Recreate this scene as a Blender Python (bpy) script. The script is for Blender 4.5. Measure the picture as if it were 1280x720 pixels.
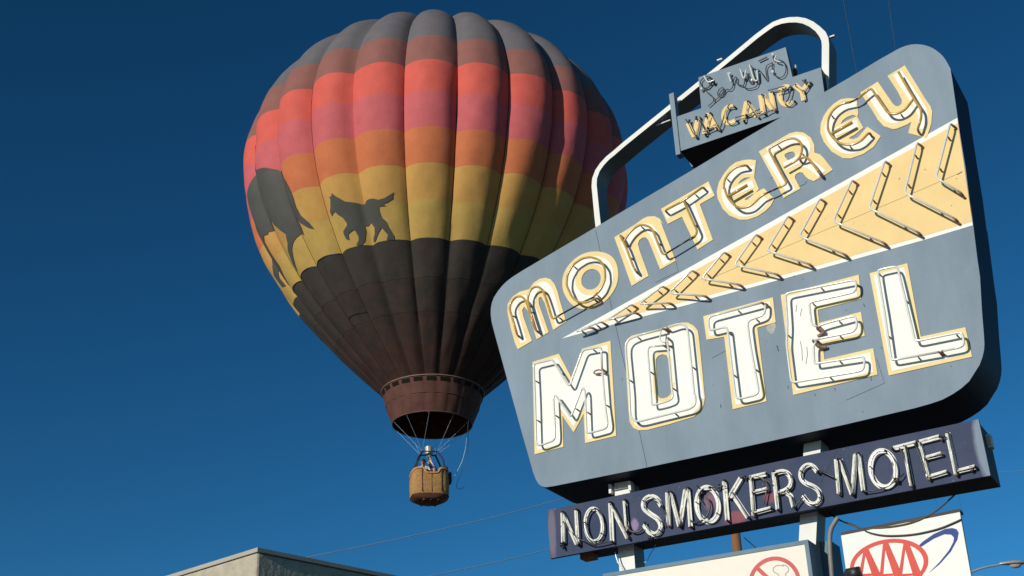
import bpy, bmesh, math, random
from mathutils import Vector, Matrix, noise
from mathutils.geometry import tessellate_polygon, delaunay_2d_cdt
random.seed(7)
scn = bpy.context.scene
for o in list(bpy.data.objects): bpy.data.objects.remove(o)
R = math.radians
C = Vector((0, 0, 1.6))
# ------------------------------------------------------------------ camera
FPX = 1713.1; PITCH = 0.459971; ROLL = -0.0416157; YAW = 0.507205
r0 = Vector((1, 0, 0)); f0 = Vector((0, math.cos(PITCH), math.sin(PITCH))); u0 = Vector((0, -math.sin(PITCH), math.cos(PITCH)))
CR = math.cos(ROLL)*r0 + math.sin(ROLL)*u0; CU = -math.sin(ROLL)*r0 + math.cos(ROLL)*u0; CF = f0
cd = bpy.data.cameras.new('camera'); cam = bpy.data.objects.new('camera', cd); scn.collection.objects.link(cam)
cam.matrix_world = Matrix(((CR.x, CU.x, -CF.x, C.x), (CR.y, CU.y, -CF.y, C.y), (CR.z, CU.z, -CF.z, C.z), (0, 0, 0, 1)))
cd.sensor_width = 36; cd.lens = 36*FPX/1280; cd.clip_start = .1; cd.clip_end = 5000
scn.camera = cam
# ------------------------------------------------------------------ light
SUN_EL, SUN_AZ = 17.0, -138.0           # azimuth from +Y, clockwise
sd = Vector((math.sin(R(SUN_AZ))*math.cos(R(SUN_EL)), math.cos(R(SUN_AZ))*math.cos(R(SUN_EL)), math.sin(R(SUN_EL))))
w = bpy.data.worlds.new('World'); scn.world = w; w.use_nodes = True
nt = w.node_tree; nt.nodes.clear()
sk = nt.nodes.new('ShaderNodeTexSky'); sk.sky_type = 'NISHITA'; sk.sun_disc = False
sk.sun_elevation = R(SUN_EL); sk.sun_rotation = R(SUN_AZ)
sk.air_density = 1.0; sk.dust_density = 0.1; sk.ozone_density = 4.0; sk.altitude = 2000
hs = nt.nodes.new('ShaderNodeHueSaturation'); hs.inputs['Saturation'].default_value = 1.13; hs.inputs['Hue'].default_value = 0.48; hs.inputs['Value'].default_value = 0.87
bg = nt.nodes.new('ShaderNodeBackground'); bg.inputs['Strength'].default_value = 0.05
wo = nt.nodes.new('ShaderNodeOutputWorld')
nt.links.new(sk.outputs[0], hs.inputs['Color']); gm = nt.nodes.new('ShaderNodeGamma'); gm.inputs[1].default_value = 1.45
nt.links.new(hs.outputs[0], gm.inputs[0]); nt.links.new(gm.outputs[0], bg.inputs[0]); nt.links.new(bg.outputs[0], wo.inputs[0])
sl = bpy.data.lights.new('sun', 'SUN'); sl.energy = 4.1; sl.angle = R(.5); sl.color = (1, .93, .82)
so = bpy.data.objects.new('sun', sl); scn.collection.objects.link(so); so.rotation_euler = (-sd).to_track_quat('-Z', 'Y').to_euler(); so.location = (-10, -10, 30)
scn.view_settings.view_transform = 'Standard'; scn.view_settings.look = 'None'; scn.view_settings.exposure = 0.0; scn.view_settings.gamma = 1

# ------------------------------------------------------------------ helpers
def hexc(r, g, b):
    f = lambda c: (c/255/12.92 if c/255 <= .04045 else ((c/255+.055)/1.055)**2.4)
    return (f(r), f(g), f(b))
def mat(name, col, rough=.5, metal=0, var=.12, scale=3.0, bump=0, bscale=40, coat=0, spots=None, translucent=0, emit=None, bdist=.02, spec=.5, trans=0, streak=0, col2=None):
    m = bpy.data.materials.new(name); m.use_nodes = True; t = m.node_tree; N = t.nodes; L = t.links
    b = N['Principled BSDF']; b.inputs['Roughness'].default_value = rough; b.inputs['Metallic'].default_value = metal
    b.inputs['Coat Weight'].default_value = coat; b.inputs['Specular IOR Level'].default_value = spec
    b.inputs['Transmission Weight'].default_value = trans
    tc = N.new('ShaderNodeTexCoord')
    nz = N.new('ShaderNodeTexNoise'); nz.inputs['Scale'].default_value = scale; nz.inputs['Detail'].default_value = 6; nz.inputs['Roughness'].default_value = .62
    src = tc.outputs['Object']
    if streak:
        mp = N.new('ShaderNodeMapping'); mp.inputs['Scale'].default_value = (1, 1, streak); L.new(src, mp.inputs[0]); L.new(mp.outputs[0], nz.inputs['Vector'])
    else: L.new(src, nz.inputs['Vector'])
    cr = N.new('ShaderNodeValToRGB'); e = cr.color_ramp.elements
    e[0].position = .3; e[1].position = .72
    c2 = col2 or tuple(min(1, c*(1+var)) for c in col)
    e[0].color = (*[c*(1-var) for c in col], 1); e[1].color = (*c2, 1)
    L.new(nz.outputs['Fac'], cr.inputs[0]); out = cr.outputs[0]
    if spots:
        sc, th, scol = spots
        n2 = N.new('ShaderNodeTexNoise'); n2.inputs['Scale'].default_value = sc; n2.inputs['Detail'].default_value = 3
        L.new(src, n2.inputs['Vector'])
        r2 = N.new('ShaderNodeValToRGB'); r2.color_ramp.elements[0].position = th; r2.color_ramp.elements[1].position = th+.03
        mx = N.new('ShaderNodeMix'); mx.data_type = 'RGBA'
        L.new(n2.outputs['Fac'], r2.inputs[0]); L.new(r2.outputs[0], mx.inputs[0]); L.new(out, mx.inputs[6]); mx.inputs[7].default_value = (*scol, 1)
        out = mx.outputs[2]
    L.new(out, b.inputs['Base Color'])
    if bump:
        n3 = N.new('ShaderNodeTexNoise'); n3.inputs['Scale'].default_value = bscale; n3.inputs['Detail'].default_value = 4
        L.new(src, n3.inputs['Vector']); bp = N.new('ShaderNodeBump'); bp.inputs['Strength'].default_value = bump; bp.inputs['Distance'].default_value = bdist
        L.new(n3.outputs['Fac'], bp.inputs['Height']); L.new(bp.outputs[0], b.inputs['Normal'])
    if translucent:
        tr = N.new('ShaderNodeBsdfTranslucent'); ms = N.new('ShaderNodeMixShader'); ms.inputs[0].default_value = translucent
        L.new(out, tr.inputs['Color']); L.new(b.outputs[0], ms.inputs[1]); L.new(tr.outputs[0], ms.inputs[2]); L.new(ms.outputs[0], N['Material Output'].inputs[0])
    if emit:
        b.inputs['Emission Color'].default_value = (*emit[0], 1); b.inputs['Emission Strength'].default_value = emit[1]
    m['base'] = out.node.name
    return m
ROOT = {}
def thing(name, loc, label, cat, group=None):
    o = bpy.data.objects.new(name, None); scn.collection.objects.link(o); o.location = loc; o.empty_display_size = .2
    o['label'] = label; o['category'] = cat
    if group: o['group'] = group
    ROOT[o.name] = Vector(loc); return o
def obj(name, verts, faces, m, parent=None, smooth=False, label=None, mats=None, fmat=None):
    """verts in world space; parent may be a thing or one of its parts"""
    off = Vector((0, 0, 0))
    if parent is not None: off = ROOT[parent.name]
    me = bpy.data.meshes.new(name); me.from_pydata([tuple(Vector(v)-off) for v in verts], [], faces); me.update()
    for mm in (mats or [m]): me.materials.append(mm)
    if fmat: me.polygons.foreach_set('material_index', fmat)
    if smooth: me.polygons.foreach_set('use_smooth', [True]*len(me.polygons))
    o = bpy.data.objects.new(name, me); scn.collection.objects.link(o)
    if parent is not None: o.parent = parent; ROOT[o.name] = off
    if label: o['label'] = label
    return o
def solo(name, verts, faces, m, loc, label, cat, group=None, smooth=False, **k):
    ROOT['_tmp'] = Vector(loc)
    me = bpy.data.meshes.new(name); me.from_pydata([tuple(Vector(v)-Vector(loc)) for v in verts], [], faces); me.update()
    for mm in (k.get('mats') or [m]): me.materials.append(mm)
    if k.get('fmat'): me.polygons.foreach_set('material_index', k['fmat'])
    if smooth: me.polygons.foreach_set('use_smooth', [True]*len(me.polygons))
    o = bpy.data.objects.new(name, me); scn.collection.objects.link(o); o.location = loc
    o['label'] = label; o['category'] = cat
    if group: o['group'] = group
    ROOT[o.name] = Vector(loc); return o
def fixn(o):
    bm = bmesh.new(); bm.from_mesh(o.data); bmesh.ops.recalc_face_normals(bm, faces=bm.faces); bm.to_mesh(o.data); bm.free()
def autosmooth(o, ang=35):
    o.data.polygons.foreach_set('use_smooth', [True]*len(o.data.polygons)); o.data.set_sharp_from_angle(angle=R(ang))
def bevel(o, w, seg=2):
    m = o.modifiers.new('bevel', 'BEVEL'); m.width = w; m.segments = seg; m.limit_method = 'ANGLE'; m.angle_limit = R(40); m.harden_normals = False

# view rays (the photograph's own 1280 x 720 pixels) and the sign's plane
def ray(x, y): return (CF + (x-640)/FPX*CR - (y-360)/FPX*CU).normalized()
NRM = Vector((-math.sin(YAW), -math.cos(YAW), 0)); AX = Vector((math.cos(YAW), -math.sin(YAW), 0)); UP = Vector((0, 0, 1))
P0 = C + ray(930, 380)*10.0
def on(x, y, h=0.0):
    d = ray(x, y); return C + d*(((P0+h*NRM-C).dot(NRM))/d.dot(NRM))
def uvh(u, z, h=0.0):
    return Vector((P0.x, P0.y, 0)) + AX*u + UP*z + NRM*h
def to_uv(P): v = P-P0; return Vector((v.dot(AX), P.z))
def puv(x, y, h=0.0): return to_uv(on(x, y, h))
def Z(ox, oy, pts): return [(ox+a/8, oy+b/8) for a, b in pts]
W_ = dict(A=(600, 340), B=(740, 280), C=(860, 210), D=(960, 130), E=(1060, 50), F=(1080, 120), G=(1080, 210), H=(980, 210), I=(860, 260), J=(700, 330),
          K=(650, 420), L=(650, 500), M=(760, 400), N=(780, 460), O=(870, 360), P=(870, 430), Q=(960, 330), R=(970, 410), S=(1080, 320), T=(1090, 390),
          U=(830, 50), V=(830, 120), W=(920, 50), X=(900, 10), a=(680, 590), b=(680, 630), c=(800, 570), d=(900, 560), e=(1020, 530), f=(1120, 510),
          g=(980, 630), h=(1120, 620), n=(750, 215), y=(870, 150), z=(1010, 80), i=(300, 180), j=(300, 270), k=(380, 220), q=(0, 0))
def PX(s):
    """'A 10,20 30,40 B 5,6' -> pixels, each window letter sets the zoom window of what follows ('@' = plain pixels)"""
    out = []; cur = None
    for t in s.split():
        if ',' in t:
            a, b = map(float, t.split(','))
            out.append((a, b) if cur == '@' else (W_[cur][0]+a/8, W_[cur][1]+b/8))
        else: cur = t
    return out
def chaikin(p, n=2, closed=False, keep=.22):
    for _ in range(n):
        q = []
        L = len(p)
        rng = range(L if closed else L-1)
        if not closed: q.append(p[0])
        for i in rng:
            a, b = p[i], p[(i+1) % L]
            q.append(a.lerp(b, keep)); q.append(a.lerp(b, 1-keep))
        if not closed: q.append(p[-1])
        p = q
    return p
def area2(p): return sum(p[i].x*p[(i+1) % len(p)].y-p[(i+1) % len(p)].x*p[i].y for i in range(len(p)))/2
def inset(p, d):
    """inset a closed 2-D polygon by d (mitred, mitre limited)"""
    s = 1 if area2(p) > 0 else -1
    q = []; L = len(p)
    for i in range(L):
        a, b, c = p[i-1], p[i], p[(i+1) % L]
        e1 = (b-a).normalized(); e2 = (c-b).normalized()
        n1 = Vector((-e1.y, e1.x))*s; n2 = Vector((-e2.y, e2.x))*s
        m = n1+n2
        if m.length < 1e-4: q.append(b+n1*d); continue
        m.normalize(); k = max(.38, m.dot(n1)); q.append(b+m*d/k)
    return q
def slab(name, outer, h0, h1, m, parent, holes=(), label=None, P=uvh, mats=None, side=0, sm=None):
    """prism of a 2-D polygon (u, z) between h0 (back) and h1 (front)"""
    loops = [outer]+list(holes)
    flat = [v for l in loops for v in l]; n = len(flat)
    tri = tessellate_polygon([[Vector((v.x, v.y, 0)) for v in l] for l in loops])
    vs = [P(v.x, v.y, h1) for v in flat]+[P(v.x, v.y, h0) for v in flat]
    fs = []; fm = []
    for t in tri:
        t = list(t)
        a, b, c = flat[t[0]], flat[t[1]], flat[t[2]]
        if (b-a).cross(c-a) < 0: t.reverse()
        fs.append(t); fm.append(0); fs.append([x+n for x in reversed(t)]); fm.append(0)
    k = 0
    for li, l in enumerate(loops):
        L = len(l); s = area2(l) > 0
        if li: s = not s
        for i in range(L):
            a, b = k+i, k+(i+1) % L
            fs.append([a, a+n, b+n, b] if s else [b, b+n, a+n, a]); fm.append(side)
        k += L
    return obj(name, vs, fs, m, parent, label=label, mats=mats, fmat=fm)
def tube_geo(pts, r, seg=8, cap=True, rads=None):
    vs = []; fs = []
    pts = [p for i, p in enumerate(pts) if i == 0 or (p-pts[i-1]).length > 1e-5]
    n = len(pts); t = (pts[1]-pts[0]).normalized()
    ref = Vector((0, 0, 1)) if abs(t.z) < .9 else Vector((1, 0, 0))
    nx = t.cross(ref).normalized()
    for i, p in enumerate(pts):
        a = pts[max(0, i-1)]; b = pts[min(n-1, i+1)]
        t2 = (b-a)
        if t2.length < 1e-7: t2 = t
        t2 = t2.normalized(); nx = (nx - t2*nx.dot(t2)); nx = nx.normalized() if nx.length > 1e-5 else t2.orthogonal().normalized()
        ny = t2.cross(nx)
        rr = rads[i] if rads else r
        for k in range(seg):
            an = 2*math.pi*k/seg; vs.append(p+(nx*math.cos(an)+ny*math.sin(an))*rr)
    for i in range(n-1):
        for k in range(seg):
            a = i*seg+k; b = i*seg+(k+1) % seg; fs.append((a, b, b+seg, a+seg))
    if cap: fs.append(tuple(reversed(range(seg)))); fs.append(tuple(range((n-1)*seg, n*seg)))
    return vs, fs
def join(*gs):
    V = []; F = []
    for v, f in gs:
        k = len(V); V += v; F += [tuple(i+k for i in q) for q in f]
    return V, F
def box_geo(c, ex, ey, ez):
    """c centre, ex/ey/ez half-extent vectors"""
    vs = [c+ex*a+ey*b+ez*d for a in (-1, 1) for b in (-1, 1) for d in (-1, 1)]
    return vs, [(0, 1, 3, 2), (4, 6, 7, 5), (0, 4, 5, 1), (2, 3, 7, 6), (0, 2, 6, 4), (1, 5, 7, 3)]
def round_path(p, n=2, keep=.18):
    """round the corners of a 3-D polyline, only near the corners"""
    if len(p) < 3: return p
    q = [p[0]]
    for i in range(1, len(p)-1):
        a, b, c = p[i-1], p[i], p[i+1]
        d1 = min((a-b).length*.45, .028); d2 = min((c-b).length*.45, .028)
        s = b+(a-b).normalized()*d1; e = b+(c-b).normalized()*d2
        for k in range(5):
            t = k/4; q.append(s*(1-t)**2+b*2*t*(1-t)+e*t*t)
    q.append(p[-1]); return q

# ------------------------------------------------------------------ materials
M = {}
M['sign_grey'] = mat('weathered_grey_blue_paint', (.198, .256, .308), 0.75, var=.13, scale=3.0, bump=.12, bscale=25, streak=.35, spots=(38, .735, (.12, .15, .17)), spec=0.1)
M['sign_edge'] = mat('navy_sign_edge_paint', (.012, .014, .034), .6, var=.25, scale=2, spec=.15)
M['patch'] = mat('bare_pale_metal', (.34, .34, .31), .8, var=.2, scale=30)
M['cream'] = mat('cream_yellow_paint', (.74, .55, .26), .75, var=.06, scale=4, bump=.05, spots=(45, .74, (.45, .28, .12)), spec=0.1)
M['cream2'] = mat('pale_cream_outline_paint', (.74, .595, .30), .75, var=.07, scale=5, bump=.05, spec=0.1)
M['white'] = mat('white_sign_paint', (.78, .78, .72), .75, var=.04, scale=5, bump=.04, spots=(60, .75, (.5, .45, .38)), spec=0.1)
M['seam'] = mat('dark_panel_line', (.03, .035, .04), .8)
M['tube_w'] = mat('clear_white_neon_glass', (.62, .63, .57), .15, var=.1, scale=30, coat=.3)
M['tube_y'] = mat('amber_neon_glass', (.44, .27, .04), .2, var=.3, scale=18, coat=.6)
M['tube_g'] = mat('grimy_neon_glass', (.64, .64, .58), .18, var=.45, scale=28, coat=.4)
M['white_dirty'] = mat('grimy_white_letter_paint', (.70, .70, .63), .7, var=.12, scale=18, spots=(30, .66, (.22, .18, .14)), spec=.1)
M['tube_pale'] = mat('pale_yellow_neon_glass', (.72, .60, .32), .2, coat=.3)
M['tube_k'] = mat('blacked_out_glass', (.018, .016, .014), .35, var=.4, scale=30)
M['electrode'] = mat('rusty_electrode_cap', (.26, .16, .12), .7, var=.45, scale=60)
M['post_white'] = mat('white_post_paint', (.72, .72, .68), .75, var=.07, scale=4, bump=.1, streak=.3, spots=(30, .72, (.42, .36, .3)), spec=0.1)
M['post_side'] = mat('grey_green_steel', (.17, .175, .16), .55, var=.2, scale=4, bump=.1)  # darker grey green for the post and arch sides, also the conduit
M['dark_steel'] = mat('dark_underside_steel', (.035, .03, .03), .7, var=.4, scale=5, bump=.1)
M['box_blue'] = mat('faded_purple_blue_paint', (.042, .060, .115), .75, var=.12, col2=(.064, .074, .120), scale=3.5, bump=.08, spots=(40, .72, (.25, .26, .32)), spec=0.1)
M['rust'] = mat('rusty_orange_wood', (.35, .14, .05), .8, var=.4, scale=20, bump=.3)
M['panel_cream'] = mat('cream_plastic_sign_face', (.76, .72, .62), .75, var=.03, scale=2, spec=0.1)
M['panel_white'] = mat('white_plastic_sign_face', (.76, .77, .72), .75, var=.04, scale=3, spots=(25, .76, (.5, .5, .48)), spec=0.1)
M['frame_blue'] = mat('blue_grey_metal_frame', (.15, .22, .27), .75, var=.1, scale=6, spec=0.1)
M['red'] = mat('faded_red_ink', (.62, .105, .085), .75, var=.08, scale=8, spec=0.1)
M['red2'] = mat('red_prohibition_ink', (.55, .13, .125), .75, var=.08, scale=8, spec=0.1)
M['blue_ink'] = mat('blue_ink', (.055, .08, .26), .75, var=.1, scale=8, spec=0.1)
M['grey_ink'] = mat('grey_ink', (.2, .22, .2), .5)
M['cable'] = mat('black_cable_rubber', (.012, .012, .012), .5)
M['cable_b'] = mat('old_brown_cable', (.09, .075, .04), .7)
M['wire'] = mat('aluminium_wire', (.42, .55, .66), .6, metal=0)
M['wood'] = mat('brown_utility_pole_wood', (.19, .085, .04), .85, var=.3, scale=8, streak=.1, bump=.4)
M['galv'] = mat('galvanised_lamp_metal', (.42, .43, .42), .4, metal=.4, var=.08)
M['glass_lamp'] = mat('lamp_glass', (.35, .34, .3), .2)
M['stucco'] = mat('rough_cream_stucco', (.40, .36, .27), .9, var=.16, scale=9, bump=.5, bscale=16, spots=(5, .70, (.33, .27, .19)))
M['coping'] = mat('pale_roof_coping', (.36, .34, .29), .6, var=.08)
M['ground'] = mat('dry_asphalt_ground', (.07, .066, .06), .9, var=.25, scale=.6, bump=.3, bscale=30)
M['knob'] = mat('white_porcelain_insulator', (.7, .7, .68), .2, coat=.4)
M['window'] = mat('dark_window_glass', (.03, .04, .05), .08)

# purple box face: pale repainted strip at the right end and pink ghost stains, both paint marks
def add_mark(m, centre, radius, colr, power=1.0, nscale=9):
    t = m.node_tree; N = t.nodes; L = t.links; b = N['Principled BSDF']
    src = b.inputs['Base Color'].links[0].from_socket
    ge = N.new('ShaderNodeNewGeometry'); sb = N.new('ShaderNodeVectorMath'); sb.operation = 'SUBTRACT'; sb.inputs[1].default_value = centre
    L.new(ge.outputs['Position'], sb.inputs[0])
    sc = N.new('ShaderNodeVectorMath'); sc.operation = 'DIVIDE'; sc.inputs[1].default_value = radius; L.new(sb.outputs[0], sc.inputs[0])
    ln = N.new('ShaderNodeVectorMath'); ln.operation = 'LENGTH'; L.new(sc.outputs[0], ln.inputs[0])
    nz = N.new('ShaderNodeTexNoise'); nz.inputs['Scale'].default_value = nscale; nz.inputs['Detail'].default_value = 5; L.new(ge.outputs['Position'], nz.inputs['Vector'])
    ad = N.new('ShaderNodeMath'); ad.operation = 'ADD'; L.new(ln.outputs['Value'], ad.inputs[0]); L.new(nz.outputs['Fac'], ad.inputs[1])
    mr = N.new('ShaderNodeMapRange'); mr.inputs['From Min'].default_value = 1.55; mr.inputs['From Max'].default_value = 1.1; mr.inputs['To Max'].default_value = power
    L.new(ad.outputs[0], mr.inputs['Value'])
    mx = N.new('ShaderNodeMix'); mx.data_type = 'RGBA'; L.new(mr.outputs[0], mx.inputs[0]); L.new(src, mx.inputs[6]); mx.inputs[7].default_value = (*colr, 1)
    L.new(mx.outputs[2], b.inputs['Base Color'])
BH = -.05
add_mark(M['box_blue'], on(920, 646, BH), (.10, .10, .05), (.34, .09, .10), .6, 14)
add_mark(M['box_blue'], on(962, 622, BH), (.05, .05, .045), (.34, .09, .10), .55, 14)
add_mark(M['box_blue'], on(888, 628, BH), (.06, .06, .08), (.26, .14, .2), .6)
add_mark(M['box_blue'], on(793, 656, BH), (.035, .035, .05), (.3, .22, .36), .8, 30)
add_mark(M['box_blue'], on(1229, 556, BH), (.055, .055, .32), (.22, .27, .33), .9, 5)
add_mark(M['box_blue'], on(690, 668, BH), (.04, .04, .25), (.17, .15, .2), .8, 5)

# ------------------------------------------------------------------ ground
g = solo('ground', [(-1500, -1500, 0), (1500, -1500, 0), (1500, 1500, 0), (-1500, 1500, 0)], [(0, 1, 2, 3)], M['ground'], (0, 0, 0), 'x', 'x')
del g['label']; del g['category']; g['kind'] = 'structure'

# ------------------------------------------------------------------ building with stucco parapet
def onz(x, y, z):
    d = ray(x, y); return C + d*((z-C.z)/d.z)
ZB = 6.0
bc = onz(321.9, 684.8, ZB); bl = onz(211.7, 719, ZB); br = onz(504.7, 718.4, ZB)
dl = (bl-bc).normalized(); dr0 = (br-bc).normalized()
dr = (Vector((-dl.y, dl.x, 0)) if Vector((-dl.y, dl.x, 0)).dot(dr0) > 0 else Vector((dl.y, -dl.x, 0)))
dr = (dr*.35+dr0*.65).normalized()
bt = thing('building', (bc.x, bc.y, 0), 'flat roofed cream stucco building whose roof corner rises at the bottom edge', 'building')
LW, LR = 13.0, 9.0
def bquad(a, b, z0, z1): return [Vector((a.x, a.y, z0)), Vector((b.x, b.y, z0)), Vector((b.x, b.y, z1)), Vector((a.x, a.y, z1))]
cor = [bc, bc+dl*LW, bc+dl*LW+dr*LR, bc+dr*LR]
def ring_slab(name, pts, z0, z1, m, out=0):
    cen = sum(pts, Vector())/4; q = [p+(p-cen).normalized()*out for p in pts]
    vs = [Vector((p.x, p.y, z0)) for p in q]+[Vector((p.x, p.y, z1)) for p in q]
    o = obj(name, vs, [(0, 1, 2, 3), (4, 5, 6, 7)]+[(i, (i+1) % 4, (i+1) % 4+4, i+4) for i in range(4)], m, bt); fixn(o); return o
ring_slab('wall', cor, 0, ZB-.05, M['stucco'])
bevel(bt.children[0], .03)
ring_slab('coping', cor, ZB-.048, ZB, M['coping'], .02)
for k in range(3):
    a = bc+dl*(2+k*3.6); b = a+dl*1.6; nn = Vector((dl.y, -dl.x, 0)); nn = nn if nn.dot(bc-C) < 0 else -nn
    v, f = box_geo((a+b)/2+nn*.02+UP*(1.9-ZB), dl*.8, nn*.04, UP*.7)
    wdw = obj('window', v, f, M['window'], bt)
    for sx, sz in ((1, 0), (-1, 0), (0, 1), (0, -1)):
        obj('frame_bar', *box_geo((a+b)/2+nn*.04+UP*(1.9-ZB)+dl*sx*.84+UP*sz*.74, dl*(.04 if sx else .88), nn*.04, UP*(.04 if sz else .7)), M['coping'], wdw)

# ------------------------------------------------------------------ sign support: two posts and the white arch
gp = on(782, 700, -.3); sup = thing('sign_post_frame', (gp.x, gp.y, 0), 'two white steel posts with a tall bent white arch carrying all the motel signs', 'sign posts')
def post(l1, l2, r1, r2, hf, dep, ztop):
    a1, a2, b1, b2 = (puv(*p, hf) for p in (l1, l2, r1, r2))
    def at(p, q, z): t = (z-p.y)/(q.y-p.y); return p.x+(q.x-p.x)*t
    P = [Vector((at(a1, a2, 0), 0)), Vector((at(b1, b2, 0), 0)), Vector((at(b1, b2, ztop), ztop)), Vector((at(a1, a2, ztop), ztop))]
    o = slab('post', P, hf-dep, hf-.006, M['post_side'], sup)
    s = slab('post_face', [p+Vector((dx, 0)) for p, dx in zip(P, (.001, -.001, -.001, .001))], hf-.005, hf, M['post_white'], sup)
    return P
zt = puv(870, 540, -.2).y
post((768, 610), (773.3, 700), (787, 608), (793.4, 700), -.20, .17, zt)
post((1004, 567), (998.4, 674), (1025.6, 565), (1020.2, 674), -.20, .17, zt)
for u_, x_ in ((0, 764.5), (1, 789)):
    c_ = on(x_, 612 if u_ == 0 else 608.5, -.19)
    obj('clamp', *box_geo(c_, AX*.010, NRM*.03, UP*.035), M['post_white'], sup)
obj('clamp_bar', *box_geo(on(777, 609.5, -.185), AX*.06, NRM*.008, UP*.008), M['post_white'], sup)
ap = PX('@ 750,302 n 0,0')[:1]+[(746.3, 270), (742.6, 232), (743.2, 223), (746.9, 213), (752.5, 205), (759.5, 197.5), (767.5, 191), (779.4, 180.6), (903.8, 80), (946, 45), (958.8, 35.5), (967, 30), (977, 26.4), (986, 24.8), (996, 24.5), (1005, 26), (1014, 30), (1022, 36), (1028, 42.5), (1031, 49), (1031.8, 56), (1031.5, 110), (1030.5, 140)]
AH = -.2
pu = [puv(*p, AH) for p in ap]
def band(pu, wd):
    L = []; Rr = []
    for i, p in enumerate(pu):
        t = (pu[min(i+1, len(pu)-1)]-pu[max(i-1, 0)]).normalized(); n = Vector((-t.y, t.x)); wv = wd[i] if isinstance(wd, list) else wd
        L.append(p+n*wv); Rr.append(p-n*wv)
    return L+Rr[::-1]
wl = [.0245-.003*math.sin(math.pi*min(1, i/(len(pu)*.6))) + .004*(i > 18) for i in range(len(pu))]
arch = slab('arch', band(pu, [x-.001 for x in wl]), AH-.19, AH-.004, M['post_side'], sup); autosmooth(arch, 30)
fa = slab('arch_face', band(pu, wl), AH-.003, AH, M['post_white'], arch)
v, f = tube_geo([on(*p, AH-.05) for p in ((838, 150), (822, 156), (806, 162), (802, 170))], .006); obj('arch_rod', v, f, M['post_white'], sup)
for p in ((900, 75), (1040, 46)):
    c = on(*p, AH-.06); v, f = box_geo(c, AX*.022, NRM*.012, UP*.006); o = obj('arch_clip', v, f, M['knob'], sup)

# ------------------------------------------------------------------ main cabinet
cab_px = PX('L 0,260 130,720 @ 669.5,598.5 672.5,604 676.5,607.6 682,609 692.5,607.5 735,599 800,586 876,570 924,560 1057.5,530.3 1143.8,510 1163,504.6 1178,499.5 1191,492.5 1202,485 1211.5,476.5 T 1030,600 1075,530 1105,450 1120,380 1124,320 1118,220 1100,0 S 1160,210 1130,0 F 1064,1060 G 1085,550 F 1015,720 960,380 905,0 @ 1190.3,100 1188,86 1185,80.3 1182.4,75.6 1179.4,71.2 1175.5,67.2 1171,63.6 1166.5,60.5 1161.5,58.2 1156,56.5 1150,55.5 1144,55.2 1138.5,55.8 1133,57 1127.5,59 1122.5,61.3 1100,73.9 1060,98 1026.3,117.5 978.8,144.9 912.5,184 863.8,213.5 752.5,279.3 652.5,338.6 640,346.6 633,352 627.5,357.5 622,364.5 617.5,371.5 615,378 613.6,385 613.4,393 614.6,402.5 617.8,415 621.9,430')
cabp = [puv(*p) for p in cab_px]
pc = sum(cabp, Vector((0, 0)))/len(cabp)
ms = thing('motel_sign', uvh(pc.x, min(p.y for p in cabp), -.25), 'large grey blue leaning motel sign with neon lettering MONTEREY MOTEL over a cream arrow', 'sign')
cab = slab('cabinet', cabp, -.5, -.004, M['sign_edge'], ms); autosmooth(cab, 25)
face = slab('front_face', cabp, -.0035, 0, M['sign_grey'], cab)
face_b = slab('back_face', cabp, -.504, -.5005, M['sign_grey'], cab)
# underside service box
def pline(pts, wpx, h, t=.0012, m='seam', parent=None, name='panel_line'):
    pu_ = [puv(*p, 0) for p in pts]
    return slab(name, band(pu_, wpx), h-t, h, M[m], parent or ms)
K1 = .0012  # heights of the paint layers: seam, cream, white
pline(PX('@ 744.6,287 752,322 762,373 772,418 783,466 799,538 808.6,583'), .0016, K1)  # dark seam between the face panels
pline(PX('B 635,585 865,475 840,380'), .0016, K1)  # this and next two: thin wires and small shadows, drawn as flat dark lines
pline(PX('R 1008,310 1086,551 705,722'), .0014, K1)
pline(PX('P 160,142 300,66'), .0014, K1)
for p in ('O 808,575 818,605 828,632', 'Q 955,395 970,430', 'R 15,180 22,230', 'R 118,580 126,610', 'R 385,655 398,680', 'R 585,600 596,626', 'P 245,605 253,640', 'M 1050,650 1058,655', 'N 965,365 971,395', 'T 92,350 104,370', 'T 786,540 798,548', 'R 950,485 953,528'):
    pline(PX(p), .0022, K1, name='scratch')

slab('bare_metal_patch', [puv(*p) for p in PX('O 700,400 735,350 790,352 800,385 775,462 755,462 720,430')], .0003, .0016, M['patch'], ms)
for p in ('Q 345,450 332,490 330,525', 'R 312,190 318,270 303,362', 'R 246,135 262,210 268,330', 'Q 292,412 284,480', 'P 808,15 818,45 828,72', 'K 1020,420 1026,440', 'C 830,102 915,60', 'D 70,715 120,695', 'H 160,182 210,160 228,130', 'G 930,70 985,38'):
    slab('scratch', band([puv(*q_) for q_ in PX(p)], .0016), .0079 if p[0] in 'QR' else K1, .0090 if p[0] in 'QR' else K1+.001, M['seam'], ms)
for p in ('G 355,112', 'G 612,18', 'G 875,377', 'G 925,110', 'H 1158,108', 'K 178,1150', 'Q 350,150', 'Q 265,122', 'Q 778,462', 'C 330,300'):
    q_ = puv(*PX(p)[0]); slab('rivet_mark', [q_+Vector((math.cos(a_)*.005, math.sin(a_)*.004)) for a_ in (0, 1.2, 2.4, 3.7, 5)], .0036, .0050, M['electrode'], ms)
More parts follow.
